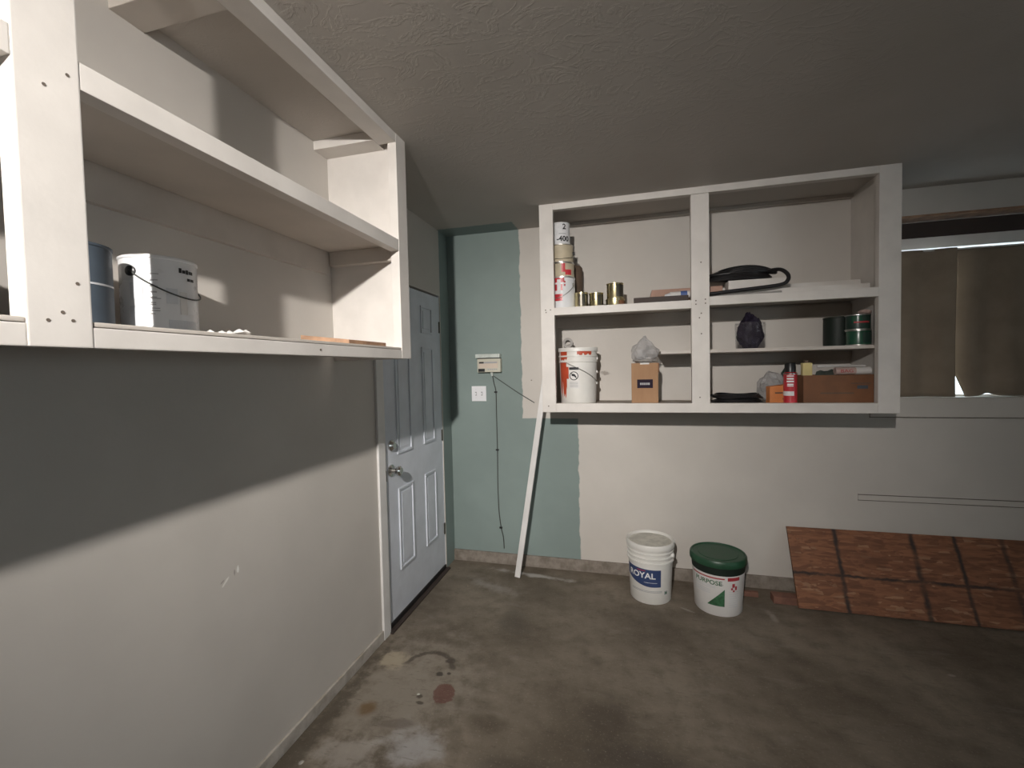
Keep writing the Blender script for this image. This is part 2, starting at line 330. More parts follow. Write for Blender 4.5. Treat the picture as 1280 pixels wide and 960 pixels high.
def text_bm(s, size, width=None, bold=0.0):
    cu = bpy.data.curves.new('t', 'FONT'); cu.body = s; cu.size = size; cu.align_x = 'CENTER'; cu.align_y = 'CENTER'; cu.resolution_u = 3; cu.offset = bold
    o = bpy.data.objects.new('t', cu); COL.objects.link(o); bpy.context.view_layer.update()
    me = bpy.data.meshes.new_from_object(o.evaluated_get(bpy.context.evaluated_depsgraph_get()))
    bpy.data.objects.remove(o); bpy.data.curves.remove(cu)
    bm = bmesh.new(); bm.from_mesh(me); bpy.data.meshes.remove(me)
    if width:
        xs = [v.co.x for v in bm.verts]; k = width / (max(xs) - min(xs)); m0 = (max(xs) + min(xs)) / 2
        for v in bm.verts: v.co.x = (v.co.x - m0) * k
    bmesh.ops.triangulate(bm, faces=bm.faces)
    for _ in range(2):
        es = [e for e in bm.edges if e.calc_length() > 0.012]
        if es: bmesh.ops.subdivide_edges(bm, edges=es, cuts=1); bmesh.ops.triangulate(bm, faces=bm.faces)
    return bm
def wrap_text(s, size, rf, a0, zc, width=None, off=0.0022, bold=0.0):
    bm = text_bm(s, size, width, bold); r0 = rf(zc)
    for v in bm.verts:
        a = a0 + v.co.x / r0; zz = zc + v.co.y; r = rf(zz) + off; v.co = Vector((r * math.cos(a), r * math.sin(a), zz))
    return bm
def flat_text(s, size, origin, right, upv, width=None):
    bm = text_bm(s, size, width); R_, U_ = Vector(right), Vector(upv)
    for v in bm.verts: v.co = Vector(origin) + R_ * v.co.x + U_ * v.co.y
    return bm
def face_cam(x, y): return math.atan2(CAM.y - y, CAM.x - x)

# ------------------------------------------------------------------ the setting
def struct(name, bm, mat, label, cat): return tag(link(name, bm, mat), label, cat, kind='structure')
T = 0.15
struct('floor', B(-T, XR + T, YR - T, D + T, -0.12, 0.0), 'concrete', 'stained bare concrete garage floor', 'floor')
struct('ceiling', B(-T, XR + T, YR - T, D + T, H, H + 0.12), 'paint_ceiling', 'trowel textured greyish garage ceiling', 'ceiling')
DY0, DY1, DZ = 2.135, 2.935, 1.975      # door opening in the left wall
bm = bmesh.new(); box(bm, -T, 0, YR - T, DY0, 0, H); box(bm, -T, 0, DY1, D, 0, H); box(bm, -T, 0, DY0, DY1, DZ, H)
struct('wall_left', bm, 'paint_left', 'off-white painted wall under the open corner cupboard', 'wall')
WX0, WX1, WZ0, WZ1 = 2.80, 4.25, 1.215, 2.285      # window opening in the back wall
bm = bmesh.new(); box(bm, -T, WX0, D, D + T, 0, H); box(bm, WX1, XR + T, D, D + T, 0, H); box(bm, WX0, WX1, D, D + T, 0, WZ0); box(bm, WX0, WX1, D, D + T, WZ1, H)
struct('wall_back', bm, 'paint_back', 'off-white wall with an unpainted green L-shaped area', 'wall')
bm = bmesh.new(); SY0, SY1, SZ0, SZ1 = -1.9, 0.1, 0.95, 2.05      # unseen side window, added in the right wall for cool fill
box(bm, XR, XR + T, YR - T, SY0, 0, H); box(bm, XR, XR + T, SY1, D, 0, H); box(bm, XR, XR + T, SY0, SY1, 0, SZ0); box(bm, XR, XR + T, SY0, SY1, SZ1, H)
struct('wall_right', bm, 'paint_plain', 'plain off-white side wall of the garage', 'wall')
struct('wall_rear', B(0, XR, YR - T, YR, 0, H), 'paint_plain', 'plain off-white rear wall of the garage', 'wall')
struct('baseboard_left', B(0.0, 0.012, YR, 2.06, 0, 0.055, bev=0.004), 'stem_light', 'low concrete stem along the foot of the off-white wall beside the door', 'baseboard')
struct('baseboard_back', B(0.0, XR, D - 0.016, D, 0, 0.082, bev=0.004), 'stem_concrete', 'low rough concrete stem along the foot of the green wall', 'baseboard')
struct('trim_1', B(2.643, 4.2, D - 0.005, D, 0.602, 0.633, bev=0.0015), 'paint_plain', 'thin painted strip on the wall above the leaning strand board', 'trim')
struct('trim_2', B(2.70, 4.35, D - 0.016, D, 1.11, 1.215, bev=0.003), 'paint_plain', 'painted apron board under the curtained window', 'trim')

for z in (0.6005, 0.6345): link('gap_line', B(2.643, 4.2, D - 0.0052, D, z - 0.0016, z + 0.0016), 'hole_dark', bpy.data.objects['trim_1'])
link('gap_line', B(2.70, 4.35, D - 0.014, D, 1.1065, 1.1105), 'hole_dark', bpy.data.objects['trim_2'])
# door
dr = thing('door_1', 'white six panel door with brass-free silver knob and deadbolt', 'door', (0, DY0, 0), kind='structure', world=True)
dr['label'] = 'white six panel door with silver knob and deadbolt'
slab = link('slab', B(-0.045, -0.004, 2.150, 2.922, 0.035, 1.962, bev=0.002), 'door_paint', dr)
for (a, c) in ((2.282, 2.462), (2.630, 2.798)):
    for (z0, z1) in ((0.285, 0.765), (0.965, 1.60), (1.69, 1.87)):
        bm = bmesh.new()
        for (p0, p1, p2, p3) in ((a, c, z0, z0 + 0.014), (a, c, z1 - 0.014, z1), (a, a + 0.014, z0 + 0.014, z1 - 0.014), (c - 0.014, c, z0 + 0.014, z1 - 0.014)):
            box(bm, -0.005, 0.004, p0, p1, p2, p3, bev=0.003)
        pn = link('moulding', bm, 'door_paint', dr)
        link('raised_panel', B(-0.005, 0.001, a + 0.032, c - 0.032, z0 + 0.032, z1 - 0.032, bev=0.004), 'door_paint', dr)
link('casing', B(0.0, 0.014, 2.062, 2.128, 0.0, 2.0, bev=0.004), 'trim_white', dr)
link('jamb', B(-0.07, 0.004, 2.128, 2.148, 0.0, 1.975, bev=0.002), 'trim_white', dr)
link('jamb', B(-0.07, -0.004, 2.925, 2.935, 0.0, 1.975, bev=0.002), 'door_paint', dr)
link('door_sweep', B(-0.04, 0.004, 2.150, 2.922, 0.006, 0.036, bev=0.002), 'black_rubber', dr)
link('threshold', B(-0.10, 0.03, 2.12, 2.94, 0.0, 0.010, bev=0.003), 'dark_wood', dr)
for z in (0.30, 0.98, 1.75): link('hinge', B(-0.006, 0.002, 2.914, 2.930, z - 0.04, z + 0.04, bev=0.002), 'dark_tin', dr)
link('strike_plate', B(-0.004, 0.0055, 2.138, 2.149, 0.84, 0.90, bev=0.001), 'dark_tin', dr)
def rot_to_x(bm, x, y, z):      # lathe axis z -> +x
    for v in bm.verts: v.co = Vector((x + v.co.z, y + v.co.x, z + v.co.y))
    return bm
link('deadbolt', rot_to_x(lathe(bmesh.new(), [(0, -0.004), (0.030, -0.004), (0.032, 0.006), (0.024, 0.014), (0.018, 0.022), (0, 0.023)], 28), 0, 2.214, 1.028), 'chrome', dr, True)
link('door_knob', rot_to_x(lathe(bmesh.new(), [(0, -0.004), (0.033, -0.004), (0.034, 0.004), (0.016, 0.010), (0.011, 0.030), (0.020, 0.036), (0.027, 0.046), (0.027, 0.056), (0.019, 0.064), (0, 0.066)], 32), 0, 2.205, 0.888), 'chrome', dr, True)
link('backing', B(-0.14, -0.10, 2.12, 2.95, 0.0, 1.98), 'dark_wood', dr)

# window
wn = thing('window_1', 'curtained garage window in a raw wood lined opening', 'window', (WX0, D, WZ0), kind='structure', world=True)
link('header_liner', B(WX0, WX1, D - 0.004, D + T, WZ1 - 0.012, WZ1 - 0.001), 'raw_wood', wn)
link('side_liner', B(WX0 - 0.0, WX0 + 0.018, D + 0.002, D + T, WZ0 + 0.004, WZ1 - 0.018), 'raw_wood', wn)
link('upper_frame', B(WX0 + 0.018, WX1, D + 0.10, D + T - 0.01, 2.172, WZ1 - 0.018), 'dark_wood', wn)
link('head_rail', B(WX0 + 0.018, WX1, D + 0.085, D + T - 0.01, 2.106, 2.172, bev=0.003), 'trim_white', wn)
link('sill', B(WX0, WX1, D - 0.014, D + T, WZ0, WZ0 + 0.010, bev=0.002), 'paint_plain', wn)
link('bottom_rail', B(WX0 + 0.018, WX1, D + 0.10, D + T - 0.01, WZ0 + 0.010, WZ0 + 0.020), 'trim_white', wn)
link('pane', B(WX0 + 0.018, WX1, D + 0.118, D + 0.122, WZ0 + 0.020, 2.106), 'window_glass', wn)
w2n = thing('added_fill_window', 'added bare side window with a white frame, giving cool fill from the right wall', 'window', (XR, SY0, SZ0), kind='structure', world=True)  # added out of view to lift the shadows with cool daylight
for a in ((SY0, SY0 + 0.04, SZ0, SZ1), (SY1 - 0.04, SY1, SZ0, SZ1), (SY0 + 0.04, SY1 - 0.04, SZ0, SZ0 + 0.04), (SY0 + 0.04, SY1 - 0.04, SZ1 - 0.04, SZ1), (-0.92, -0.88, SZ0 + 0.04, SZ1 - 0.04)):
    link('frame', B(XR + 0.04, XR + 0.10, *a), 'trim_white', w2n)
# curtains hung inside the opening
def curtain(name, xa, xb, zt, zb, label, left=None, ph=0.0, yo=0.035):
    bm = bmesh.new(); nx, nz = 60, 26; g = {}
    for i in range(nx + 1):
        u = i / nx
        for k in range(nz + 1):
            t = k / nz; x0 = xa + (left(zt + (zb(xa) - zt) * t) if left else 0); x = x0 + (xb - x0) * u
            z = zt + (zb(x) - zt) * t
            y = D + yo + (0.006 + 0.008 * t) * math.sin(x * 34 + ph + 0.5 * math.sin(z * 5)) + 0.008 * math.sin(x * 11 + ph)
            g[i, k] = bm.verts.new((x, y, z))
    for i in range(nx):
        for k in range(nz): bm.faces.new((g[i, k], g[i + 1, k], g[i + 1, k + 1], g[i, k + 1]))
    o = link(name, bm, 'curtain_cloth', None, True)
    md = o.modifiers.new('thick', 'SOLIDIFY'); md.thickness = 0.003
    return tag(o, label, 'curtain')
def gs(x, c, s): return math.exp(-((x - c) / s) ** 2)
curtain('curtain', WX0 + 0.02, 3.142, 2.090, lambda x: 1.2258, 'brown curtain panel hanging beside the open wall cupboard')
curtain('curtain', 3.135, 4.22, 2.092, lambda x: 1.2258 + 0.016 * gs(x, 3.325, 0.045), 'wide brown curtain panel with a ragged lifted hem',
        left=lambda z: 0.014 + max(0.0, (1.40 - z) / 0.17) * 0.056, ph=1.3, yo=0.075)
rd = thing('curtain_rod', 'thin white rod the brown curtains hang from', 'curtain rod', (WX0, D, 2.08), world=True)
link('rod', tube(bmesh.new(), [(WX0 + 0.018, D + 0.047, 2.0835), (WX1, D + 0.047, 2.0835)], 0.0045, 8), 'trim_white', rd, True)

# ------------------------------------------------------------------ the lamp under the ceiling, behind the camera, with an added shroud
lamp = thing('work_lamp', 'lamp clamped under the ceiling, aimed at the back wall through an added shroud', 'lamp', tuple(BULB))
AIM = Vector((0.58, D, 0.86)) - BULB
ROT = AIM.to_track_quat('Z', 'Y').to_matrix().to_4x4()
def aimed(bm): bmesh.ops.transform(bm, matrix=ROT, verts=bm.verts); return bm
link('bulb', aimed(lathe(bmesh.new(), [(0, -0.032), (0.016, -0.028), (0.028, -0.016), (0.032, 0.0), (0.028, 0.016), (0.016, 0.028), (0, 0.032)], 20)), 'bulb_glow', lamp, True)
HA, HL = 0.041, 0.088
link('added_shroud', aimed(lathe(bmesh.new(), [(0.0, -0.05), (0.03, -0.05), (HA, -0.034), (HA, HL), (HA + 0.003, HL), (HA + 0.003, -0.036), (0.033, -0.053), (0, -0.053)], 36)), 'housing', lamp, True)  # added around the bulb so the light fades toward the picture edges
link('socket', aimed(lathe(bmesh.new(), [(0, -0.031), (0.014, -0.031), (0.016, -0.11), (0, -0.11)], 20)), 'plate_white', lamp, True)
tip = ROT @ Vector((0, 0, -0.085))
link('bracket', tube(bmesh.new(), [tip, tip + Vector((0, -0.02, 0.03)), Vector((tip.x, tip.y - 0.025, H - BULB.z))], 0.007, 10), 'tin', lamp, True)

# ------------------------------------------------------------------ open cupboard on the left wall
lc = thing('wall_cupboard', 'white open-front cupboard hung on the wall beside the door', 'cupboard', (0, 0.5, 1.499), world=True)
def board(name, par, *a, mat='white_wood', bev=0.0025): return link(name, B(*a, bev=bev), mat, par)
Z0 = 1.499; XI = DL - 0.040; YN = -0.76
def holes(par, face, pts, r=0.0045):
    for (u, v) in pts:
        bm = lathe(bmesh.new(), [(0, -0.004), (r, -0.004), (r * 1.15, 0.0006), (0, 0.0004)], 10)
        for vv in bm.verts:
            c = vv.co.copy(); vv.co = Vector((DL + c.z, u + c.x, v + c.y)) if face == 'x' else Vector((u + c.x, YF - c.z, v + c.y))
        link('screw_hole', bm, 'hole_dark', par)
post = board('post', lc, XI, DL, 0.4865, 0.5758, Z0, H)
board('post', lc, XI, DL, 1.695, 1.775, Z0, H)
board('post', lc, XI, DL, YN, YN + 0.089, Z0, H)
board('end_panel', lc, 0, XI, 1.741, 1.767, Z0, H)
board('end_panel', lc, 0, XI, YN, YN + 0.02, Z0, H)
for (a, c) in ((YN + 0.089, 0.4865), (0.5758, 1.695)):
    board('bottom_rail', lc, XI, DL - 0.001, a, c, Z0, 1.536)
    board('shelf_rail', lc, XI, DL - 0.001, a, c, 1.952, 2.0)
board('bottom_shelf', lc, 0.0, DL - 0.002, YN + 0.089, 0.485, 1.5375, 1.546, mat='shelf_wood')
board('bottom_shelf', lc, 0.0, DL - 0.002, 0.578, 1.693, 1.5375, 1.546, mat='shelf_wood')
board('bottom_shelf', lc, 0.0, XI, 0.485, 0.578, 1.5375, 1.546, mat='shelf_wood')
board('upper_shelf', lc, 0.0, XI, YN + 0.02, 1.741, 1.978, 1.997, mat='shelf_wood')
board('back_cleat', lc, 0.0, 0.02, YN + 0.02, 1.70, 1.879, 1.978, mat='shelf_wood')
board('end_cleat', lc, 0.02, XI, 1.703, 1.741, 1.918, 1.978, mat='shelf_wood')
for (a, c) in ((YN + 0.089, 0.4865), (0.5758, 1.695)): board('top_rail', lc, 0.288, DL - 0.001, a, c, 2.402, H)
board('cross_board', lc, 0.0, 0.288, 0.878, 0.967, 2.402, H, mat='shelf_wood')
board('top_end_cleat', lc, 0.0, 0.287, 1.652, 1.741, 2.402, H)
holes(lc, 'x', [(0.513, 1.543), (0.533, 1.558), (0.547, 1.545), (0.525, 1.93), (0.558, 1.965), (0.516, 2.38), (0.556, 1.61)], 0.0026)
holes(lc, 'x', [(1.18, 1.518)], 0.003)

# ------------------------------------------------------------------ open cupboard on the back wall
bc = thing('wall_cupboard', 'white open-front cupboard hung high on the back wall', 'cupboard', (1.7, D, 1.172), world=True)
YI = YF + 0.040; XB0, XB1 = 0.782, 2.646; ZB = 1.172
for (a, c) in ((XB0, 0.866), (1.6485, 1.7438), (2.549, XB1)): board('post', bc, a, c, YF, YI, ZB + (0.052 if a > 1 and a < 2 else 0), H - (0.04 if a > 1 and a < 2 else 0))
board('end_panel', bc, XB0, XB0 + 0.02, YI, D, ZB, H); board('end_panel', bc, 2.60, 2.62, YI, D, ZB, H)
board('top_rail', bc, 0.866, 2.549, YF, YI, 2.402, H); board('bottom_rail', bc, 0.866, 2.549, YF, YI, ZB, 1.226)
board('shelf_rail', bc, 0.866, 1.6485, YF, YI, 1.766, 1.812); board('shelf_rail', bc, 1.7438, 2.549, YF, YI, 1.777, 1.826)
board('upper_shelf', bc, 0.802, 1.695, YI, D, 1.795, 1.812, mat='shelf_wood'); board('upper_shelf', bc, 1.695, 2.60, YI, D, 1.808, 1.826, mat='shelf_wood')
board('bottom_shelf', bc, 0.802, 2.60, YI, D, 1.196, 1.214, mat='dirty_shelf')
board('middle_shelf', bc, 1.485, 2.60, YI + 0.004, D, 1.512, 1.531, mat='shelf_wood')
board('back_cleat', bc, 0.802, 2.60, D - 0.02, D, 1.72, 1.795, mat='shelf_wood')
board('back_cleat', bc, 1.485, 2.60, D - 0.02, D, 1.452, 1.512, mat='shelf_wood')
board('top_cleat', bc, 0.802, 2.60, D - 0.03, D, 2.418, H, mat='shelf_wood')
holes(bc, 'y', [(0.812, 1.80), (0.842, 1.80), (0.815, 1.786), (1.672, 1.807), (1.722, 1.812), (1.672, 1.787), (1.722, 1.79), (1.70, 2.02), (1.70, 1.735), (1.69, 1.71), (1.70, 1.62), (1.69, 1.26), (0.82, 1.21)], 0.0034)

# ------------------------------------------------------------------ things: cans
def bail(R, z0, drop, a_mid, rr=0.0016, ears=True):
    """wire handle hanging from two opposite ears round the front of a can"""
    pts = []
    for i in range(25):
        t = i / 24; a = a_mid - PI / 2 + PI * t
        pts.append(((R + 0.005) * math.cos(a), (R + 0.005) * math.sin(a), z0 - drop * math.sin(PI * t) ** 0.9))
    return tube(bmesh.new(), pts, rr, 6)
def ear(R, z, a, r=0.012, h=0.006):
    bm = lathe(bmesh.new(), [(0, -0.004), (r, -0.004), (r, h * 0.6), (r * 0.75, h), (0, h)], 20)
    m_ = Matrix.Rotation(a, 4, 'Z') @ Matrix.Translation((R, 0, z)) @ Matrix.Rotation(PI / 2, 4, 'Y')
    bmesh.ops.transform(bm, matrix=m_, verts=bm.verts); return bm
def can_body(R, h, rim=0.003):
    return lathe(bmesh.new(), [(0, 0.002), (R - 0.004, 0.002), (R, 0), (R + 0.0012, 0.002), (R, 0.005), (R, h - 0.008), (R + rim * 0.6, h - 0.006), (R + rim * 0.6, h - 0.001), (R - 0.003, h), (R - 0.007, h - 0.006), (0, h - 0.005)], 44)
def add_rims(R, h, mat, t):
    for z in (0.002, h - 0.004): link('rim', lathe(bmesh.new(), [(R - 0.001, z - 0.003), (R + 0.0024, z - 0.002), (R + 0.0024, z + 0.002), (R - 0.001, z + 0.003)], 44), mat, t, True)
def can(name, label, loc, R, h, mat, rims=True, group=None):
    t = thing(name, label, 'can', loc, 0, group); link('body', can_body(R, h), mat, t, True)
    if rims: add_rims(R, h, 'tin', t)
    return t
# big white gallon can on the left cupboard
ZS = 1.5465
cx, cy = 0.118, 0.886; R, h = 0.080, 0.196
t = can('paint_can', 'large white paint can with black ear and wire handle in the cupboard by the door', (cx, cy, ZS), R, h, 'can_white', False)
fa = face_cam(cx, cy)
link('lid', lathe(bmesh.new(), [(0, h - 0.003), (R - 0.010, h - 0.003), (R - 0.008, h + 0.0025), (R - 0.003, h + 0.0025), (R - 0.002, h - 0.002)], 44), 'tin', t, True)
ea = fa - 0.74
er = link('handle_ear', ear(R, h - 0.040, ea, 0.0125), 'black_plastic', t, True)
link('handle_ear', ear(R, h - 0.040, ea + PI, 0.0125), 'black_plastic', t, True)
link('wire_handle', bail(R, h - 0.038, 0.062, ea + PI / 2, 0.0019), 'dark_wire', t, True)
rf = lambda z: R
for (a0, a1, z0, z1, mt) in [(-0.78, -0.42, 0.085, 0.128, 'can_grey_label'), (0.14, 0.44, 0.080, 0.118, 'can_grey_label'), (-0.80, -0.46, 0.02, 0.072, 'can_grey_label'), (0.18, 1.05, 0.008, 0.040, 'can_grey_label'), (0.50, 0.72, 0.055, 0.112, 'paper_white')]:
    link('label', patch(rf, fa + a0, fa + a1, z0, z1, 10), mt, t)
for (a0, a1, z0, z1) in ((0.50, 0.58, 0.160, 0.172), (0.60, 0.70, 0.160, 0.168), (0.72, 0.80, 0.159, 0.170), (0.82, 0.98, 0.160, 0.168), (0.76, 0.86, 0.142, 0.149), (0.88, 1.02, 0.142, 0.149)):
    link('lettering', patch(rf, fa + a0, fa + a1, z0, z1, 4, 1), 'print_black', t)
bm = bmesh.new()
for i in range(14):
    z = 0.052 + 0.0075 * i * (1 if i % 2 else 0.9); a0 = -0.30 + 0.03 * (i % 3)
    pb = patch(rf, fa + a0, fa + a0 + 0.16 + 0.12 * ((i * 7) % 4) / 4, z, z + 0.0022, 5, 1); me = bpy.data.meshes.new('x'); pb.to_mesh(me); pb.free(); bm.from_mesh(me); bpy.data.meshes.remove(me)
link('fine_print', bm, 'print_grey', t)['kind'] = 'stuff'
# its blue-grey neighbour
t = can('paint_can', 'blue-grey paint can half hidden behind the cupboard post', (0.110, 0.690, ZS), 0.078, 0.190, 'can_blue_grey', False)
link('band', patch(lambda z: 0.078, 0, 2 * PI, 0.100, 0.104, 40, 1), 'can_grey_label', t, True)
# can in the bay left of the post, only its edge shows
t = can('paint_can', 'white paint can with black ear across the post from the blue-grey can', (0.180, 0.395, ZS), 0.08, 0.18, 'can_white', False)
link('handle_ear', ear(0.08, 0.13, face_cam(0.18, 0.395) + 0.35, 0.02), 'black_plastic', t, True)
# scraps on the left cupboard shelf
pts = spline([(0.27, 0.885, 1.5525), (0.28, 0.915, 1.552), (0.27, 0.95, 1.556), (0.275, 0.985, 1.563), (0.27, 1.005, 1.556)], 6)
bm = bmesh.new()
for i, pp in enumerate(pts):
    wv = 0.006 + 0.003 * math.sin(i * 1.3)
    bm.verts.new(pp + Vector((-wv * 2, 0, 0.001))); bm.verts.new(pp + Vector((0, 0.001, wv))); bm.verts.new(pp + Vector((wv * 2, 0, 0.0))); bm.verts.new(pp + Vector((0, 0, -0.004)))
bm.verts.ensure_lookup_table()
for i in range(len(pts) - 1):
    for k in range(4): bm.faces.new([bm.verts[j] for j in (4 * i + k, 4 * i + (k + 1) % 4, 4 * i + 4 + (k + 1) % 4, 4 * i + 4 + k)])
bm.faces.new([bm.verts[k] for k in range(4)]); bm.faces.new([bm.verts[len(bm.verts) - 4 + k] for k in range(4)])
tag(link('paper_scrap', bm, 'paper_white'), 'crumpled white paper scrap beside the large white paint can', 'scrap')
bm = bmesh.new(); box(bm, 0.17, 0.345, 1.33, 1.575, 1.5465, 1.5555)
for v in bm.verts:
    if v.co.x > 0.3: v.co.y += 0.03
    if v.co.z > 1.55: v.co.z += 0.026 if v.co.x < 0.3 else 0.006
tag(link('wood_scrap', bm, 'raw_wood'), 'thin flat wood scrap at the end of the shelf with the large white can', 'scrap')

# stack of cans, back cupboard, upper left
ZU = 1.8125
xs, ys = 0.900, 2.815; fa = face_cam(xs, ys)
t = can('paint_can', 'white and red gallon can, bottom of the tall can stack', (xs, ys, ZU), 0.079, 0.196, 'can_white')
rf = lambda z: 0.079
link('label', patch(rf, fa - 1.2, fa + 0.15, 0.162, 0.190, 14), 'can_red', t); link('label', patch(rf, fa - 1.2, fa + 0.02, 0.112, 0.150, 14), 'can_red', t); link('label', patch(rf, fa - 1.2, fa + 0.0, 0.048, 0.090, 14), 'can_red', t)
link('label', patch(rf, fa - 0.42, fa - 0.14, 0.108, 0.180, 8, 3, 0.0006, 0.0016), 'can_white', t)
for z in (0.158, 0.138): link('dot', patch(rf, fa + 0.12, fa + 0.24, z, z + 0.012, 4), 'print_red', t)
link('wire_handle', bail(0.079, 0.150, 0.085, fa - 0.55, 0.0016), 'wire', t, True); link('handle_ear', ear(0.079, 0.150, fa - 0.55 + PI / 2), 'tin', t, True)
t = can('paint_can', 'beige can with red label above the white and red gallon', (xs + 0.002, ys + 0.004, ZU + 0.197), 0.073, 0.090, 'can_beige')
link('label', patch(lambda z: 0.073, fa - 0.10, fa + 0.22, 0.03, 0.085, 8), 'can_red', t); link('label', patch(lambda z: 0.073, fa + 0.22, fa + 0.80, 0.012, 0.044, 8), 'can_red', t)
t = can('paint_can', 'plain beige can with wire handle, third up in the can stack', (xs - 0.004, ys + 0.003, ZU + 0.288), 0.075, 0.112, 'can_beige')
link('wire_handle', bail(0.075, 0.05, 0.030, fa, 0.0016), 'wire', t, True); link('handle_ear', ear(0.075, 0.06, fa + 1.35, 0.011, 0.012), 'black_plastic', t, True)
t = can('paint_can', 'small white can lettered 400, top of the can stack', (xs - 0.008, ys, ZU + 0.401), 0.060, 0.136, 'can_white', False)
rf = lambda z: 0.060; fa2 = fa
link('lettering', wrap_text('-400', 0.045, rf, fa2 + 0.28, 0.032, 0.080, 0.0016, 0.0012), 'print_black', t)
link('lettering', wrap_text('2', 0.046, rf, fa2 + 0.42, 0.106, 0.022, 0.0016, 0.001), 'print_black', t)
link('lettering', patch(rf, fa2 - 0.15, fa2 + 0.62, 0.0625, 0.0665, 10, 1), 'print_grey', t)
tag(link('drum', lathe(bmesh.new(), [(0, 0), (0.085, 0), (0.085, 0.295), (0.078, 0.305), (0, 0.303)], 40, 0.0, 0.0), 'can_brown', None, True), 'brown drum standing behind the tall can stack', 'drum').location = (0.925, 3.0, ZU)
# small tins
def tin(x, y, R_, h_, z, label, mat='brass_tin', band=None):
    t = can('tin_can', label, (x, y, z), R_, h_, mat, False, None)
    add_rims(R_, h_, 'brass_tin', t)
    if band: link('label', patch(lambda z: R_, face_cam(x, y) + band[0], face_cam(x, y) + band[1], 0.012, h_ - 0.012, 16), band[2], t, True)
tin(1.020, 2.80, 0.040, 0.098, ZU, 'small brass tin next to the tall can stack', 'brass_tin', (-0.45, 2.2, 'dark_tin'))
tin(1.112, 2.80, 0.042, 0.090, ZU, 'small brass tin between the dark tin and the stacked tins', 'brass_tin', (0.15, 2.2, 'dark_tin'))
tin(1.225, 2.815, 0.056, 0.047, ZU, 'low wide brass tin under a taller tin', 'brass_tin', (0.4, 1.7, 'cardboard_dark'))
tin(1.225, 2.815, 0.050, 0.096, ZU + 0.0475, 'brass tin with dark sides standing on a low wide tin', 'brass_tin', (0.15, 2.2, 'dark_tin'))
# flat things on the upper shelf
bm = B(1.335, 1.640, 2.735, 2.765, ZU, ZU + 0.038, bev=0.003)
tag(link('dark_batten', bm, 'dark_wood'), 'short dark wooden batten lying at the front of the upper shelf', 'batten')
fb = thing('flat_carton', 'flat pinkish cardboard carton lying on the upper shelf behind the middle post', 'carton', (1.62, 2.92, ZU), world=True)
bm = B(1.425, 1.845, 2.86, 3.03, ZU + 0.016, ZU + 0.098, bev=0.002)
for v in bm.verts:
    if v.co.x < 1.5 and v.co.z > ZU + 0.08: v.co.x += 0.02
link('carton', bm, 'cardboard_pink', fb)
ct = thing('caulk_tube', 'white and blue caulk tube lying on the dark batten', 'tube', (1.51, 2.795, ZU), world=True)
link('barrel', tube(bmesh.new(), [(1.545, 2.80, ZU + 0.047), (1.655, 2.80, ZU + 0.050)], 0.022, 20), 'paper_white', ct, True)
link('barrel_print', tube(bmesh.new(), [(1.603, 2.80, ZU + 0.049), (1.640, 2.80, ZU + 0.0498)], 0.0226, 20), 'blue_print', ct, True)
link('nozzle', tube(bmesh.new(), [(1.515, 2.80, ZU + 0.046), (1.545, 2.80, ZU + 0.047)], [0.010, 0.018], 14), 'can_grey_label', ct, True)
ZR = 1.8265
for k, (xa, xb, z, ya, lab) in enumerate([(1.78, 2.59, ZR, 2.90, 'long white board lying flat on the shelf above the green cans, lower of two'), (1.86, 2.58, ZR + 0.043, 2.935, 'long white board lying flat on the shelf above the green cans, upper of two')]):
    tag(link('trim_board', B(xa, xb, ya, 3.08, z, z + 0.041, bev=0.003), 'white_wood'), lab, 'board')
tag(link('trim_board', B(1.865, 2.165, 2.80, 2.895, ZR + 0.04, ZR + 0.100, bev=0.003), 'white_wood'), 'short thick white board under the black hose coil', 'board')
tag(link('trim_board', B(1.80, 2.56, 2.79, 2.897, ZR, ZR + 0.039, bev=0.003), 'white_wood'), 'white batten under the short thick white board', 'board')
hz = thing('hose', 'coiled black hose on the white boards with one loop hanging forward', 'hose', (1.95, 2.85, ZR), world=True)
for k in range(9):
    a = 0.185 - 0.013 * (k % 5); q_ = k * 0.7; pts = []
    for i in range(40):
        th = 2 * PI * i / 40
        pts.append((1.925 + 0.006 * k + a * math.cos(th), 2.905 + (0.100 - 0.006 * k) * math.sin(th), ZR + 0.124 + 0.0088 * k + 0.014 * math.sin(th) - 0.035 * math.cos(th) ** 2 * (k / 9) + 0.003 * math.sin(3 * th + q_)))
    link('hose_loop', tube(bmesh.new(), pts, 0.0085, 8, True), 'black_rubber', hz, True)
pts = spline([(2.08, 2.86, ZR + 0.150), (2.13, 2.80, ZR + 0.145), (2.158, 2.765, ZR + 0.110), (2.155, 2.752, ZR + 0.075), (2.12, 2.748, ZR + 0.052), (2.0, 2.746, ZR + 0.040), (1.85, 2.746, ZR + 0.030), (1.73, 2.747, ZR + 0.020)], 8)
link('hose_end', tube(bmesh.new(), pts, 0.0105, 10), 'black_rubber', hz, True)
tag(link('conduit', tube(bmesh.new(), spline([(2.13, 2.772, ZR + 0.014), (1.95, 2.772, ZR + 0.0125), (1.76, 2.772, ZR + 0.011)], 6), 0.0085, 8), 'tape_grey', None, True), 'grey conduit lying under the black hose loop', 'conduit')

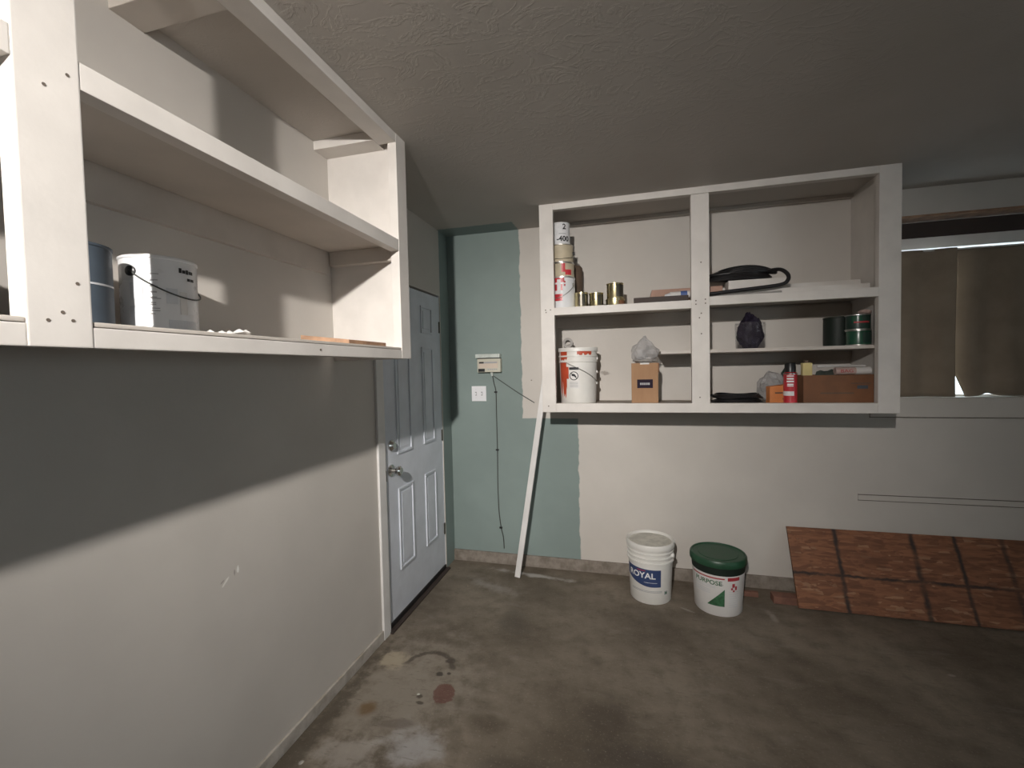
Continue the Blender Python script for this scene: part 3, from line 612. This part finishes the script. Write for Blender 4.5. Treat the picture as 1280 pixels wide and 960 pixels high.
# ------------------------------------------------------------------ lower left bay: pail, box with bag
ZL = 1.2145
px, py = 0.985, 2.87; fa = face_cam(px, py)
t = thing('pail', 'white pail with red paint drips and a warning sticker in the cupboard', 'pail', (px, py, ZL))
def pail_r(R0, R1, hh): return lambda z: R0 + (R1 - R0) * z / hh
rf = pail_r(0.112, 0.121, 0.345)
link('body', lathe(bmesh.new(), [(0, 0.0), (0.110, 0.0), (0.1122, 0.006), (rf(0.262), 0.262), (0.124, 0.264), (0.124, 0.270), (rf(0.272), 0.273), (rf(0.296), 0.296), (0.1255, 0.298), (0.1255, 0.305), (rf(0.307), 0.308), (rf(0.34), 0.340), (0.115, 0.345), (0.11, 0.33), (0, 0.33)], 48), 'pail_white', t, True)
link('lid', lathe(bmesh.new(), [(0, 0.344), (0.112, 0.344), (0.114, 0.354), (0.125, 0.355), (0.127, 0.350), (0.127, 0.331), (0.1225, 0.331)], 48), 'pail_white', t, True)
def drip(a0, a1, z0, zl, amp, seed):
    rr = random.Random(seed); ks = [rr.uniform(0.2, 1) for _ in range(9)]
    return patch(rf, fa + a0, fa + a1, lambda u: zl + amp * ks[int(u * 8)] * (0.6 + 0.4 * math.sin(u * 20)), z0, 16, 6, 0.0007, 0.0009)
link('paint_drip', drip(-1.2, -0.66, 0.262, 0.02, 0.19, 3), 'drip_red', t); link('paint_drip', drip(-1.1, -0.60, 0.330, 0.274, 0.02, 4), 'drip_red', t)
link('paint_drip', drip(-0.05, 0.75, 0.330, 0.302, 0.02, 9), 'drip_red', t); link('paint_drip', patch(rf, fa - 0.74, fa - 0.45, 0.160, 0.235, 8, 2, 0.0007, 0.0008), 'drip_red', t)
st = link('warning_sticker', patch(rf, fa - 0.52, fa + 0.06, 0.098, 0.235, 12, 2, 0.0006, 0.0016), 'pail_paper', t)
link('sticker_header', patch(rf, fa - 0.48, fa + 0.02, 0.216, 0.232, 10, 1, 0.0006, 0.0026), 'print_black', t)
bm = bmesh.new(); N = 30; vs = []
for i in range(N):
    a = 2 * PI * i / N
    for rr_ in (0.0275, 0.0225):
        u = rr_ * math.cos(a); vv_ = 0.178 + rr_ * math.sin(a); an = fa - 0.23 + u / rf(0.17); R_ = rf(vv_) + 0.0036
        vs.append(bm.verts.new((R_ * math.cos(an), R_ * math.sin(an), vv_)))
for i in range(N): bm.faces.new((vs[2 * i], vs[2 * i + 1], vs[(2 * i + 3) % (2 * N)], vs[(2 * i + 2) % (2 * N)]))
link('prohibition_ring', bm, 'print_black', t)
def strip_on(rf_, pts, wd, mat, nm):
    bm = bmesh.new(); pr = None
    for i, (u, z) in enumerate(pts):
        row = []
        for s in (-1, 1):
            zz = z + s * wd[i]; an = fa - 0.23 + u / rf_(0.17); R_ = rf_(zz) + 0.0035; row.append(bm.verts.new((R_ * math.cos(an), R_ * math.sin(an), zz)))
        if pr: bm.faces.new((pr[0], row[0], row[1], pr[1]))
        pr = row
    return link(nm, bm, mat, t)
strip_on(rf, [(-0.018, 0.194), (-0.008, 0.187), (0.004, 0.177), (0.012, 0.168), (0.019, 0.161)], [0.003, 0.004, 0.004, 0.003, 0.003], 'print_black', 'prohibition_bar')
strip_on(rf, [(-0.014, 0.181), (-0.004, 0.184), (0.006, 0.181), (0.015, 0.172)], [0.003, 0.008, 0.007, 0.003], 'print_black', 'sticker_figure')
for z in (0.136, 0.127, 0.118, 0.109): link('fine_print', patch(rf, fa - 0.46, fa - 0.02, z, z + 0.003, 8, 1, 0.0005, 0.0026), 'print_grey', t)
pts = []
for i in range(25):
    u = i / 24; a = fa - 0.60 + 1.75 * u; pts.append(((0.1275) * math.cos(a), 0.1275 * math.sin(a), 0.262 - 0.125 * u ** 0.9 + 0.012 * math.sin(u * PI)))
link('wire_handle', tube(bmesh.new(), pts, 0.0018, 6), 'wire', t, True)
for z in (0.285, 0.20, 0.13): link('handle_lug', ear(rf(z), z, fa + 1.45, 0.010, 0.008), 'pail_white', t, True)
rl = thing('tape_roll', 'grey tape roll standing on the red dripped pail', 'tape', (0.915, 2.93, ZL + 0.355))
bm = lathe(bmesh.new(), [(0.018, -0.02), (0.034, -0.02), (0.034, 0.02), (0.018, 0.02), (0.018, -0.02)], 28)
bmesh.ops.transform(bm, matrix=Matrix.Translation((0, 0, 0.034)) @ Matrix.Rotation(PI / 2 - 0.25, 4, 'X'), verts=bm.verts)
link('roll', bm, 'tape_grey', rl, True)
# cardboard box with a plastic bag on top
bx = thing('cardboard_box', 'small upright cardboard box with a dark printed label and plastic bag on top', 'box', (1.395, 2.81, ZL), -0.03)
link('carton', B(-0.077, 0.077, -0.06, 0.075, 0, 0.248, bev=0.002), 'cardboard', bx)
link('label', B(-0.044, 0.046, -0.0616, -0.0602, 0.098, 0.150), 'print_purple', bx)
for k in range(5): link('lettering', B(-0.027 + 0.0115 * k, -0.018 + 0.0115 * k, -0.0624, -0.0614, 0.117, 0.130), 'print_grey', bx)
link('tape_strip', B(-0.026, 0.026, -0.0612, 0.0, 0.240, 0.2492), 'paper_white', bx)
link('flap', B(0.0775, 0.082, -0.05, 0.03, 0.19, 0.246), 'cardboard_dark', bx)
def crumple(sx, sy, sz, seed, amp=0.25, peak=None, n=3):
    bm = bmesh.new(); bmesh.ops.create_icosphere(bm, subdivisions=n, radius=1.0)
    for v in bm.verts:
        d = v.co.normalized(); f = 1 + amp * (mnoise.noise(d * 2.3 + Vector((seed, 0, 0))) + 0.6 * mnoise.noise(d * 5.5 + Vector((0, seed, 0))))
        z = d.z * f
        if peak: k = max(0.0, d.z); f *= (1 - peak * k)
        v.co = Vector((d.x * f * sx, d.y * f * sy, max(z, -0.9) * sz))
    zmin = min(v.co.z for v in bm.verts)
    for v in bm.verts: v.co.z -= zmin
    return bm
pb = thing('plastic_bag', 'crumpled clear plastic bag on the small cardboard box', 'bag', (1.395, 2.815, ZL + 0.2495))
link('bag', crumple(0.084, 0.062, 0.086, 4.0, 0.25, 0.85), 'clear_bag', pb)
link('contents', crumple(0.062, 0.045, 0.018, 8.0), 'tape_grey', pb); link('metal_scrap', B(-0.005, 0.04, -0.03, 0.01, 0.012, 0.03, bev=0.004), 'tin', pb)

# ------------------------------------------------------------------ right bay, middle shelf
ZM = 1.5315
t = thing('plastic_jar', 'clear plastic tub full of something dark purple on the middle shelf', 'jar', (1.985, 2.83, ZM))
link('tub', lathe(bmesh.new(), [(0, 0), (0.072, 0), (0.076, 0.01), (0.080, 0.145), (0.076, 0.150), (0.072, 0.14)], 32), 'clear_plastic', t, True)
bm = crumple(0.066, 0.066, 0.104, 12.0, 0.24, 0.10, 4)
link('contents', bm, 'purple_dark', t, True)
rfj = lambda z: 0.0765
t2 = can('paint_can', 'dark green can with silver rim, lower of the green pair', (2.515, 2.81, ZM), 0.056, 0.083, 'can_green')
link('label', patch(lambda z: 0.056, face_cam(2.515, 2.81) + 0.35, face_cam(2.515, 2.81) + 2.0, 0.012, 0.070, 14), 'can_dark_green', t2, True)
t2 = can('paint_can', 'dark can with silver and green label, upper of the green pair', (2.513, 2.812, ZM + 0.0835), 0.056, 0.083, 'can_dark_green')
link('label', patch(lambda z: 0.056, face_cam(2.51, 2.81) - 0.5, face_cam(2.51, 2.81) + 0.35, 0.035, 0.074, 14), 'can_green', t2, True)
link('label', patch(lambda z: 0.056, face_cam(2.51, 2.81) - 0.3, face_cam(2.51, 2.81) + 1.0, 0.036, 0.044, 14, 1, 0.0006, 0.0016), 'print_red', t2, True)
can('paint_can', 'tall dark can behind the pair of green cans', (2.485, 2.98, ZM), 0.070, 0.172, 'dark_green_shell', False)
tag(link('paper_bundle', B(2.565, 2.592, 2.90, 3.03, ZM, ZM + 0.165, bev=0.004), 'paper_white'), 'upright white paper bundle against the cupboard end by the green cans', 'paper')
tag(link('pink_paper', crumple(0.030, 0.025, 0.014, 3.0), 'pink_paper'), 'crumpled pinkish paper on top of the green cans', 'paper').location = (2.545, 2.81, ZM + 0.1675)

# right bay, bottom shelf
hc = thing('cable_coil', 'coil of black cable lying flat on the bottom shelf', 'cable', (1.915, 2.85, ZL))
for k in range(8):
    a = 0.128 - 0.009 * (k % 5); pts = []
    for i in range(34):
        th = 2 * PI * i / 34; pts.append((a * math.cos(th) * 1.05, a * math.sin(th) * 0.72, 0.0062 + 0.0062 * k + 0.004 * math.sin(3 * th + k)))
    link('cable_loop', tube(bmesh.new(), pts, 0.006, 7, True), 'black_rubber', hc, True)
link('cable_end', tube(bmesh.new(), spline([(-0.125, -0.02, 0.045), (-0.15, -0.05, 0.05), (-0.165, -0.055, 0.02)], 6), 0.005, 7), 'black_rubber', hc, True)
pb = thing('plastic_bag', 'clear plastic bag between the black cable coil and the long carton', 'bag', (2.125, 2.93, ZL))
link('bag', crumple(0.075, 0.06, 0.095, 21.0, 0.22, 0.2), 'clear_bag', pb)
ob_ = thing('orange_box', 'small orange cardboard box beside the red spray can', 'box', (2.120, 2.80, ZL), 0.12)
bm = B(-0.052, 0.052, -0.022, 0.03, 0, 0.098, bev=0.002)
for v in bm.verts: v.co.z += (0.012 * (v.co.x + 0.05) / 0.1) if v.co.z > 0.05 else 0
link('carton', bm, 'orange_card', ob_)
link('printed_mark', B(-0.025, 0.03, -0.0232, -0.0225, 0.058, 0.066), 'can_brown', ob_); link('printed_mark', B(0.015, 0.046, -0.0232, -0.0225, 0.024, 0.034), 'can_brown', ob_)
sx, sy = 2.165, 2.745
t = thing('spray_can', 'red spray can with black cap at the front of the bottom shelf', 'spray can', (sx, sy, ZL)); fa = face_cam(sx, sy)
link('body', lathe(bmesh.new(), [(0, 0.002), (0.030, 0), (0.0335, 0.004), (0.033, 0.008), (0.033, 0.163), (0.0335, 0.166), (0.030, 0.176), (0.024, 0.182), (0, 0.183)], 36), 'can_red', t, True)
link('rim', lathe(bmesh.new(), [(0.0325, 0.166), (0.0342, 0.168), (0.0342, 0.171), (0.031, 0.1745)], 36), 'tin', t, True)
link('cap', lathe(bmesh.new(), [(0.026, 0.176), (0.0275, 0.178), (0.026, 0.225), (0.023, 0.230), (0, 0.231)], 32), 'black_plastic', t, True)
rs = lambda z: 0.033
link('label', patch(rs, fa - 1.5, fa + 0.55, 0.050, 0.074, 18), 'can_white', t, True)
for z, wd, s in ((0.158, 0.034, 0.006), (0.143, 0.036, 0.012), (0.128, 0.038, 0.012), (0.112, 0.030, 0.008), (0.103, 0.03, 0.005)):
    link('lettering', patch(rs, fa - wd / 0.066, fa + wd / 0.066, z - s / 2, z + s / 2, 8, 1) if s < 0.01 else patch(rs, fa - wd / 0.07, fa + wd / 0.075, z - 0.0045, z + 0.0045, 8, 1), 'print_white', t)
lc2 = thing('cardboard_box', 'long low brown carton full of odds and ends on the bottom shelf', 'box', (2.415, 2.86, ZL))
bm = bmesh.new()
for a in ((-0.172, 0.178, -0.075, -0.071, 0.006, 0.158), (-0.172, 0.178, 0.105, 0.109, 0.006, 0.158), (-0.172, -0.168, -0.071, 0.105, 0.006, 0.158), (0.174, 0.178, -0.071, 0.105, 0.006, 0.158), (-0.172, 0.178, -0.075, 0.109, 0.0, 0.006)): box(bm, *a)
link('carton', bm, 'cardboard_dark', lc2)
link('printed_mark', B(-0.09, 0.07, -0.0765, -0.0755, 0.055, 0.062), 'can_brown', lc2); link('printed_mark', B(0.085, 0.135, -0.0765, -0.0755, 0.082, 0.100), 'can_blue_grey', lc2)
link('printed_mark', B(0.055, 0.15, -0.0765, -0.0755, 0.109, 0.114), 'can_brown', lc2)
zc = ZL + 0.0062
t = thing('bottle', 'pale yellow bottle standing in the long brown carton', 'bottle', (2.275, 2.835, zc))
link('body', B(-0.024, 0.024, -0.016, 0.016, 0, 0.222, bev=0.004), 'yellow_plastic', t); link('cap', lathe(bmesh.new(), [(0, 0.222), (0.014, 0.222), (0.014, 0.236), (0, 0.237)], 18), 'can_brown', t, True)
tag(link('cloth', crumple(0.075, 0.05, 0.098, 31.0, 0.2), 'dark_cloth'), 'dark green rag bundled in the long brown carton', 'cloth').location = (2.385, 2.85, zc)
rp = thing('roller_sleeve', 'white and red packaged paint roller lying across the long brown carton', 'paint roller', (2.50, 2.80, ZL + 0.158), world=True)
link('sleeve', tube(bmesh.new(), [(2.400, 2.80, ZL + 0.1790), (2.545, 2.80, ZL + 0.1795)], 0.0205, 16), 'pink_paper', rp, True)
link('wrapper', tube(bmesh.new(), [(2.495, 2.80, ZL + 0.1793), (2.565, 2.80, ZL + 0.1795)], 0.0213, 16), 'paper_white', rp, True)
link('lettering', flat_text('BAG', 0.024, (2.450, 2.778, ZL + 0.179), (1, 0, 0), (0, 0, 1), 0.058), 'print_red', rp)
tag(link('white_stick', tube(bmesh.new(), [(2.34, 2.872, ZL + 0.206), (2.47, 2.862, ZL + 0.207), (2.575, 2.868, ZL + 0.205)], 0.006, 8), 'paper_white', None, True), 'white stick lying over the dark rag in the brown carton', 'stick')
tag(link('brown_bottle', lathe(bmesh.new(), [(0, 0), (0.03, 0), (0.032, 0.004), (0.032, 0.17), (0.014, 0.20), (0.013, 0.225), (0, 0.226)], 24), 'can_dark_green', None, True), 'dark bottle behind the red spray can', 'bottle').location = (2.235, 3.02, ZL)

# ------------------------------------------------------------------ on the green wall
ib = thing('control_box', 'small beige wall control box with clear top tray on the green wall', 'control box', (0.32, D, 1.42), world=True)
yb = D - 0.045
link('body', B(0.232, 0.408, yb, D, 1.424, 1.522, bev=0.004), 'device_beige', ib)
link('top_tray', B(0.222, 0.405, yb - 0.012, D, 1.528, 1.556, bev=0.004), 'device_tray', ib); link('hinge_gap', B(0.235, 0.40, yb + 0.004, D, 1.520, 1.530), 'black_plastic', ib)
link('front_panel', B(0.245, 0.390, yb - 0.002, yb + 0.002, 1.453, 1.502, bev=0.001), 'device_panel', ib)
link('name_strip', B(0.247, 0.385, yb - 0.003, yb, 1.488, 1.500), 'print_grey', ib); link('name_strip', B(0.247, 0.283, yb - 0.004, yb, 1.488, 1.500), 'print_black', ib)
link('display', B(0.240, 0.290, yb - 0.004, yb + 0.002, 1.428, 1.450, bev=0.002), 'black_plastic', ib)
for i in range(5): link('button', B(0.312 + 0.015 * i, 0.323 + 0.015 * i, yb - 0.003, yb, 1.440, 1.448, bev=0.001), 'print_grey', ib)
link('cable_gland', tube(bmesh.new(), [(0.333, D - 0.02, 1.426), (0.336, D - 0.014, 1.396)], [0.011, 0.007], 12), 'device_tray', ib, True)
cb = thing('wall_cable', 'thin dark cable clipped down the green wall from the control box', 'cable', (0.39, D, 0.11), world=True)
pth = [(0.336, D - 0.012, 1.40), (0.345, D - 0.006, 1.34), (0.358, D - 0.005, 1.275), (0.358, D - 0.004, 1.10), (0.359, D - 0.004, 0.85), (0.356, D - 0.004, 0.60), (0.360, D - 0.004, 0.40), (0.374, D - 0.004, 0.27), (0.389, D - 0.004, 0.20), (0.394, D - 0.006, 0.116)]
link('cable', tube(bmesh.new(), spline(pth, 6), 0.0036, 7), 'dark_wire', cb, True)
for (x, z) in ((0.357, 1.277), (0.359, 0.85), (0.373, 0.27)): link('clip', B(x - 0.011, x + 0.011, D - 0.011, D, z - 0.006, z + 0.006, bev=0.002), 'black_plastic', cb)
tag(link('wall_wire', tube(bmesh.new(), spline([(0.337, D - 0.012, 1.402), (0.40, D - 0.005, 1.356), (0.52, D - 0.004, 1.275), (0.645, D - 0.006, 1.198)], 6), 0.0030, 7), 'dark_wire', None, True), 'thin dark wire running slantwise from the control box to the white strip', 'wire')
sw = thing('light_switch', 'white double switch plate on the green wall below the control box', 'light switch', (0.226, D, 1.212), world=True)
link('plate', B(0.170, 0.282, D - 0.006, D, 1.210, 1.322, bev=0.002), 'plate_white', sw)
for x in (0.203, 0.249):
    link('toggle_slot', B(x - 0.006, x + 0.006, D - 0.0072, D - 0.005, 1.252, 1.280), 'print_grey', sw); link('toggle', B(x - 0.0035, x + 0.0035, D - 0.016, D - 0.006, 1.258, 1.272, bev=0.001), 'plate_white', sw)
    for z in (1.236, 1.296): link('screw', B(x - 0.002, x + 0.002, D - 0.0070, D - 0.006, z - 0.002, z + 0.002), 'can_grey_label', sw)
# lath leaning against the end of the back cupboard
def beam(bm, a, c, wx, wy, side):
    a, c = Vector(a), Vector(c); d = (c - a).normalized(); s = Vector(side); s = (s - d * s.dot(d)).normalized(); n = d.cross(s)
    vs = [bm.verts.new(p + s * (wx / 2 * i) + n * (wy / 2 * j)) for p in (a, c) for (i, j) in ((-1, -1), (1, -1), (1, 1), (-1, 1))]
    for f in ((0, 1, 2, 3), (4, 7, 6, 5), (0, 4, 5, 1), (1, 5, 6, 2), (2, 6, 7, 3), (3, 7, 4, 0)): bm.faces.new([vs[i] for i in f])
    bmesh.ops.bevel(bm, geom=list(bm.edges), offset=0.0015, segments=1, affect='EDGES'); return bm
tag(link('wood_strip', beam(bmesh.new(), (0.540, 2.905, 0.004), (0.752, 2.955, 1.375), 0.038, 0.018, (1, 0.0, 0)), 'trim_white'), 'long white wood strip leaning against the end of the back cupboard', 'strip')

# ------------------------------------------------------------------ buckets on the floor
bx_, by_ = 1.418, 2.855; fa = face_cam(bx_, by_)
t = thing('bucket', 'white five gallon paint bucket with blue label and closed lid', 'bucket', (bx_, by_, 0.0))
rw = pail_r(0.122, 0.137, 0.35)
prof = [(0, 0), (0.119, 0.0), (0.1225, 0.006), (rw(0.245), 0.245)]
for z in (0.248, 0.276, 0.304): prof += [(0.1405, z), (0.1415, z + 0.004), (0.1405, z + 0.008), (rw(z), z + 0.010), (rw(z), z + 0.024)]
prof += [(0.137, 0.345), (0.13, 0.345), (0, 0.345)]
link('body', lathe(bmesh.new(), prof, 56), 'pail_white', t, True)
link('lid_rim', lathe(bmesh.new(), [(0.136, 0.330), (0.1445, 0.330), (0.1455, 0.336), (0.1455, 0.358), (0.142, 0.364), (0.136, 0.365), (0.130, 0.360), (0.127, 0.350)], 56), 'pail_white', t, True)
link('lid', lathe(bmesh.new(), [(0.129, 0.352), (0.122, 0.3505), (0.06, 0.352), (0.0, 0.353)], 56), 'pail_lid', t, True)
bl = link('label', patch(rw, fa - 1.32, fa + 0.48, lambda u: 0.155 - 0.048 * math.sin(min(1, u * 1.25) * PI / 2) + 0.004 * u, lambda u: 0.222 - 0.006 * u, 30), 'label_blue', t, True)
link('lettering', wrap_text('ROYAL', 0.050, rw, fa - 0.42, 0.178, 0.168, 0.0022, 0.0012), 'print_white', t)
link('lettering', patch(rw, fa - 0.62, fa - 0.22, 0.2065, 0.2105, 10, 1, 0.0006, 0.0016), 'print_red', t)
link('fine_print', patch(rw, fa - 0.30, fa + 0.30, 0.136, 0.1385, 10, 1, 0.0006, 0.0016), 'can_grey_label', t)
for z in (0.083, 0.076): link('fine_print', patch(rw, fa - 1.0, fa + 0.55, z, z + 0.003, 20, 1), 'print_grey', t)
link('printed_mark', patch(rw, fa + 0.68, fa + 0.86, 0.060, 0.082, 6, 2), 'print_grey', t); link('printed_mark', patch(rw, fa + 0.72, fa + 0.82, 0.065, 0.077, 4, 2, 0.0006, 0.0016), 'print_green', t)
link('handle_lug', ear(rw(0.285), 0.286, fa + 1.22, 0.016, 0.014), 'pail_white', t, True); link('handle_lug', ear(rw(0.285), 0.286, fa + 1.22 + PI, 0.016, 0.014), 'pail_white', t, True)
pts = []
for i in range(30):
    u = i / 29; a = fa + 1.22 + PI * u; pts.append((0.149 * math.cos(a), 0.149 * math.sin(a), 0.286 - 0.10 * math.sin(PI * u)))
link('wire_handle', tube(bmesh.new(), pts, 0.002, 6), 'wire', t, True)

gx, gy = 1.803, 2.815; fa = face_cam(gx, gy)
t = thing('bucket', 'white joint compound bucket with a dark green lid', 'bucket', (gx, gy, 0.0))
EL = 1.0
rg = pail_r(0.130, 0.148, 0.33)
link('body', lathe(bmesh.new(), [(0, 0), (0.127, 0), (0.1305, 0.006), (rg(0.262), 0.262), (rg(0.262) - 0.003, 0.264)], 56), 'pail_paper', t, True)
link('collar', lathe(bmesh.new(), [(rg(0.23) - 0.004, 0.238), (rg(0.242) + 0.0015, 0.242), (0.149, 0.300), (0.14, 0.302)], 56), 'dark_green_shell', t, True)
link('lid', lathe(bmesh.new(), [(0.149, 0.287), (0.1565, 0.288), (0.1575, 0.293), (0.156, 0.318), (0.151, 0.326), (0.144, 0.327), (0.140, 0.321), (0.11, 0.320), (0.107, 0.3225), (0.0, 0.3225)], 56), 'lid_green', t, True)
link('red_band', patch(rg, fa - 1.15, fa + 0.25, 0.222, 0.229, 24, 1), 'print_red', t, True)
link('lettering', wrap_text('PURPOSE', 0.036, rg, fa - 0.40, 0.196, 0.155, 0.002, 0.0006), 'print_green', t)
link('fine_print', patch(rg, fa + 0.0, fa + 0.2, 0.188, 0.191, 6, 1), 'print_grey', t)
for z in (0.176, 0.166, 0.150, 0.140, 0.130): link('fine_print', patch(rg, fa - 1.0, fa - 0.3 + 0.2 * (z > 0.16), z, z + 0.003, 12, 1), 'can_grey_label', t)
link('picture', patch(rg, fa - 0.42, fa + 0.25, 0.062, lambda u: 0.066 + 0.098 * u, 16, 4), 'print_green', t, True)
link('warning_panel', patch(rg, fa + 0.36, fa + 0.88, 0.214, 0.234, 10, 2), 'print_red', t)
for (a0, a1, z0, z1) in ((0.55, 0.66, 0.176, 0.198), (0.50, 0.58, 0.162, 0.174), (0.68, 0.76, 0.160, 0.182), (0.58, 0.66, 0.150, 0.160)): link('printed_mark', patch(rg, fa + a0, fa + a1, z0, z1, 4, 1), 'print_red', t)
for k in range(8): link('fine_print', patch(rg, fa + 0.42, fa + 0.86, 0.060 + 0.0125 * k, 0.0625 + 0.0125 * k, 8, 1), 'can_grey_label', t)
tag(link('wood_scrap', B(1.965, 2.06, 2.96, 2.985, 0, 0.03, bev=0.003), 'redwood'), 'small reddish wood scrap behind the green lidded bucket', 'scrap')

# ------------------------------------------------------------------ strand board leaning on the wall, plank behind it
th = math.atan2(0.412, 0.205); Ls = math.hypot(0.412, 0.205)
osb = link('strand_board', B(0, 2.1, 0, Ls, 0, 0.014, bev=0.001), 'osb')
osb.matrix_world = Matrix.Translation((2.247, 2.874, 0.004)) @ Matrix.Rotation(th, 4, 'X')
tag(osb, 'reddish oriented strand board with black tar lines leaning on the wall', 'board')
tag(link('wood_plank', B(2.128, 3.4, 2.905, 2.975, 0, 0.042, bev=0.003), 'redwood'), 'reddish plank on the floor behind the leaning strand board', 'plank')

# ------------------------------------------------------------------ sub-parts hang from the part they sit on
NEST = {'moulding': ('slab',), 'raised_panel': ('slab',), 'door_knob': ('slab',), 'deadbolt': ('slab',), 'door_sweep': ('slab',),
        'lettering': ('label', 'wrapper', 'body'), 'fine_print': ('warning_sticker', 'body'), 'printed_mark': ('body', 'carton'), 'label': ('body', 'carton'),
        'sticker_header': ('warning_sticker',), 'prohibition_ring': ('warning_sticker',), 'prohibition_bar': ('warning_sticker',), 'sticker_figure': ('warning_sticker',),
        'toggle_slot': ('plate',), 'toggle': ('plate',), 'screw': ('plate',), 'name_strip': ('front_panel',), 'barrel_print': ('barrel',), 'picture': ('body',), 'red_band': ('body',), 'dot': ('body',), 'warning_panel': ('body',)}
def base(o): return o.name.split('.')[0]
for root in [o for o in bpy.data.objects if o.type == 'EMPTY' and o.parent is None]:
    kids = [o for o in bpy.data.objects if o.parent == root]
    has_letter = any(base(k) == 'lettering' for k in kids)
    first = {}
    for k in kids: first.setdefault(base(k), k)
    for k in kids:
        if base(k) == 'label' and has_letter: continue       # lettering hangs from the label itself
        for cand in NEST.get(base(k), ()):
            if cand in first and first[cand] is not k: k.parent = first[cand]; break
for o in bpy.data.objects:
    if '_world' in o: del o['_world']
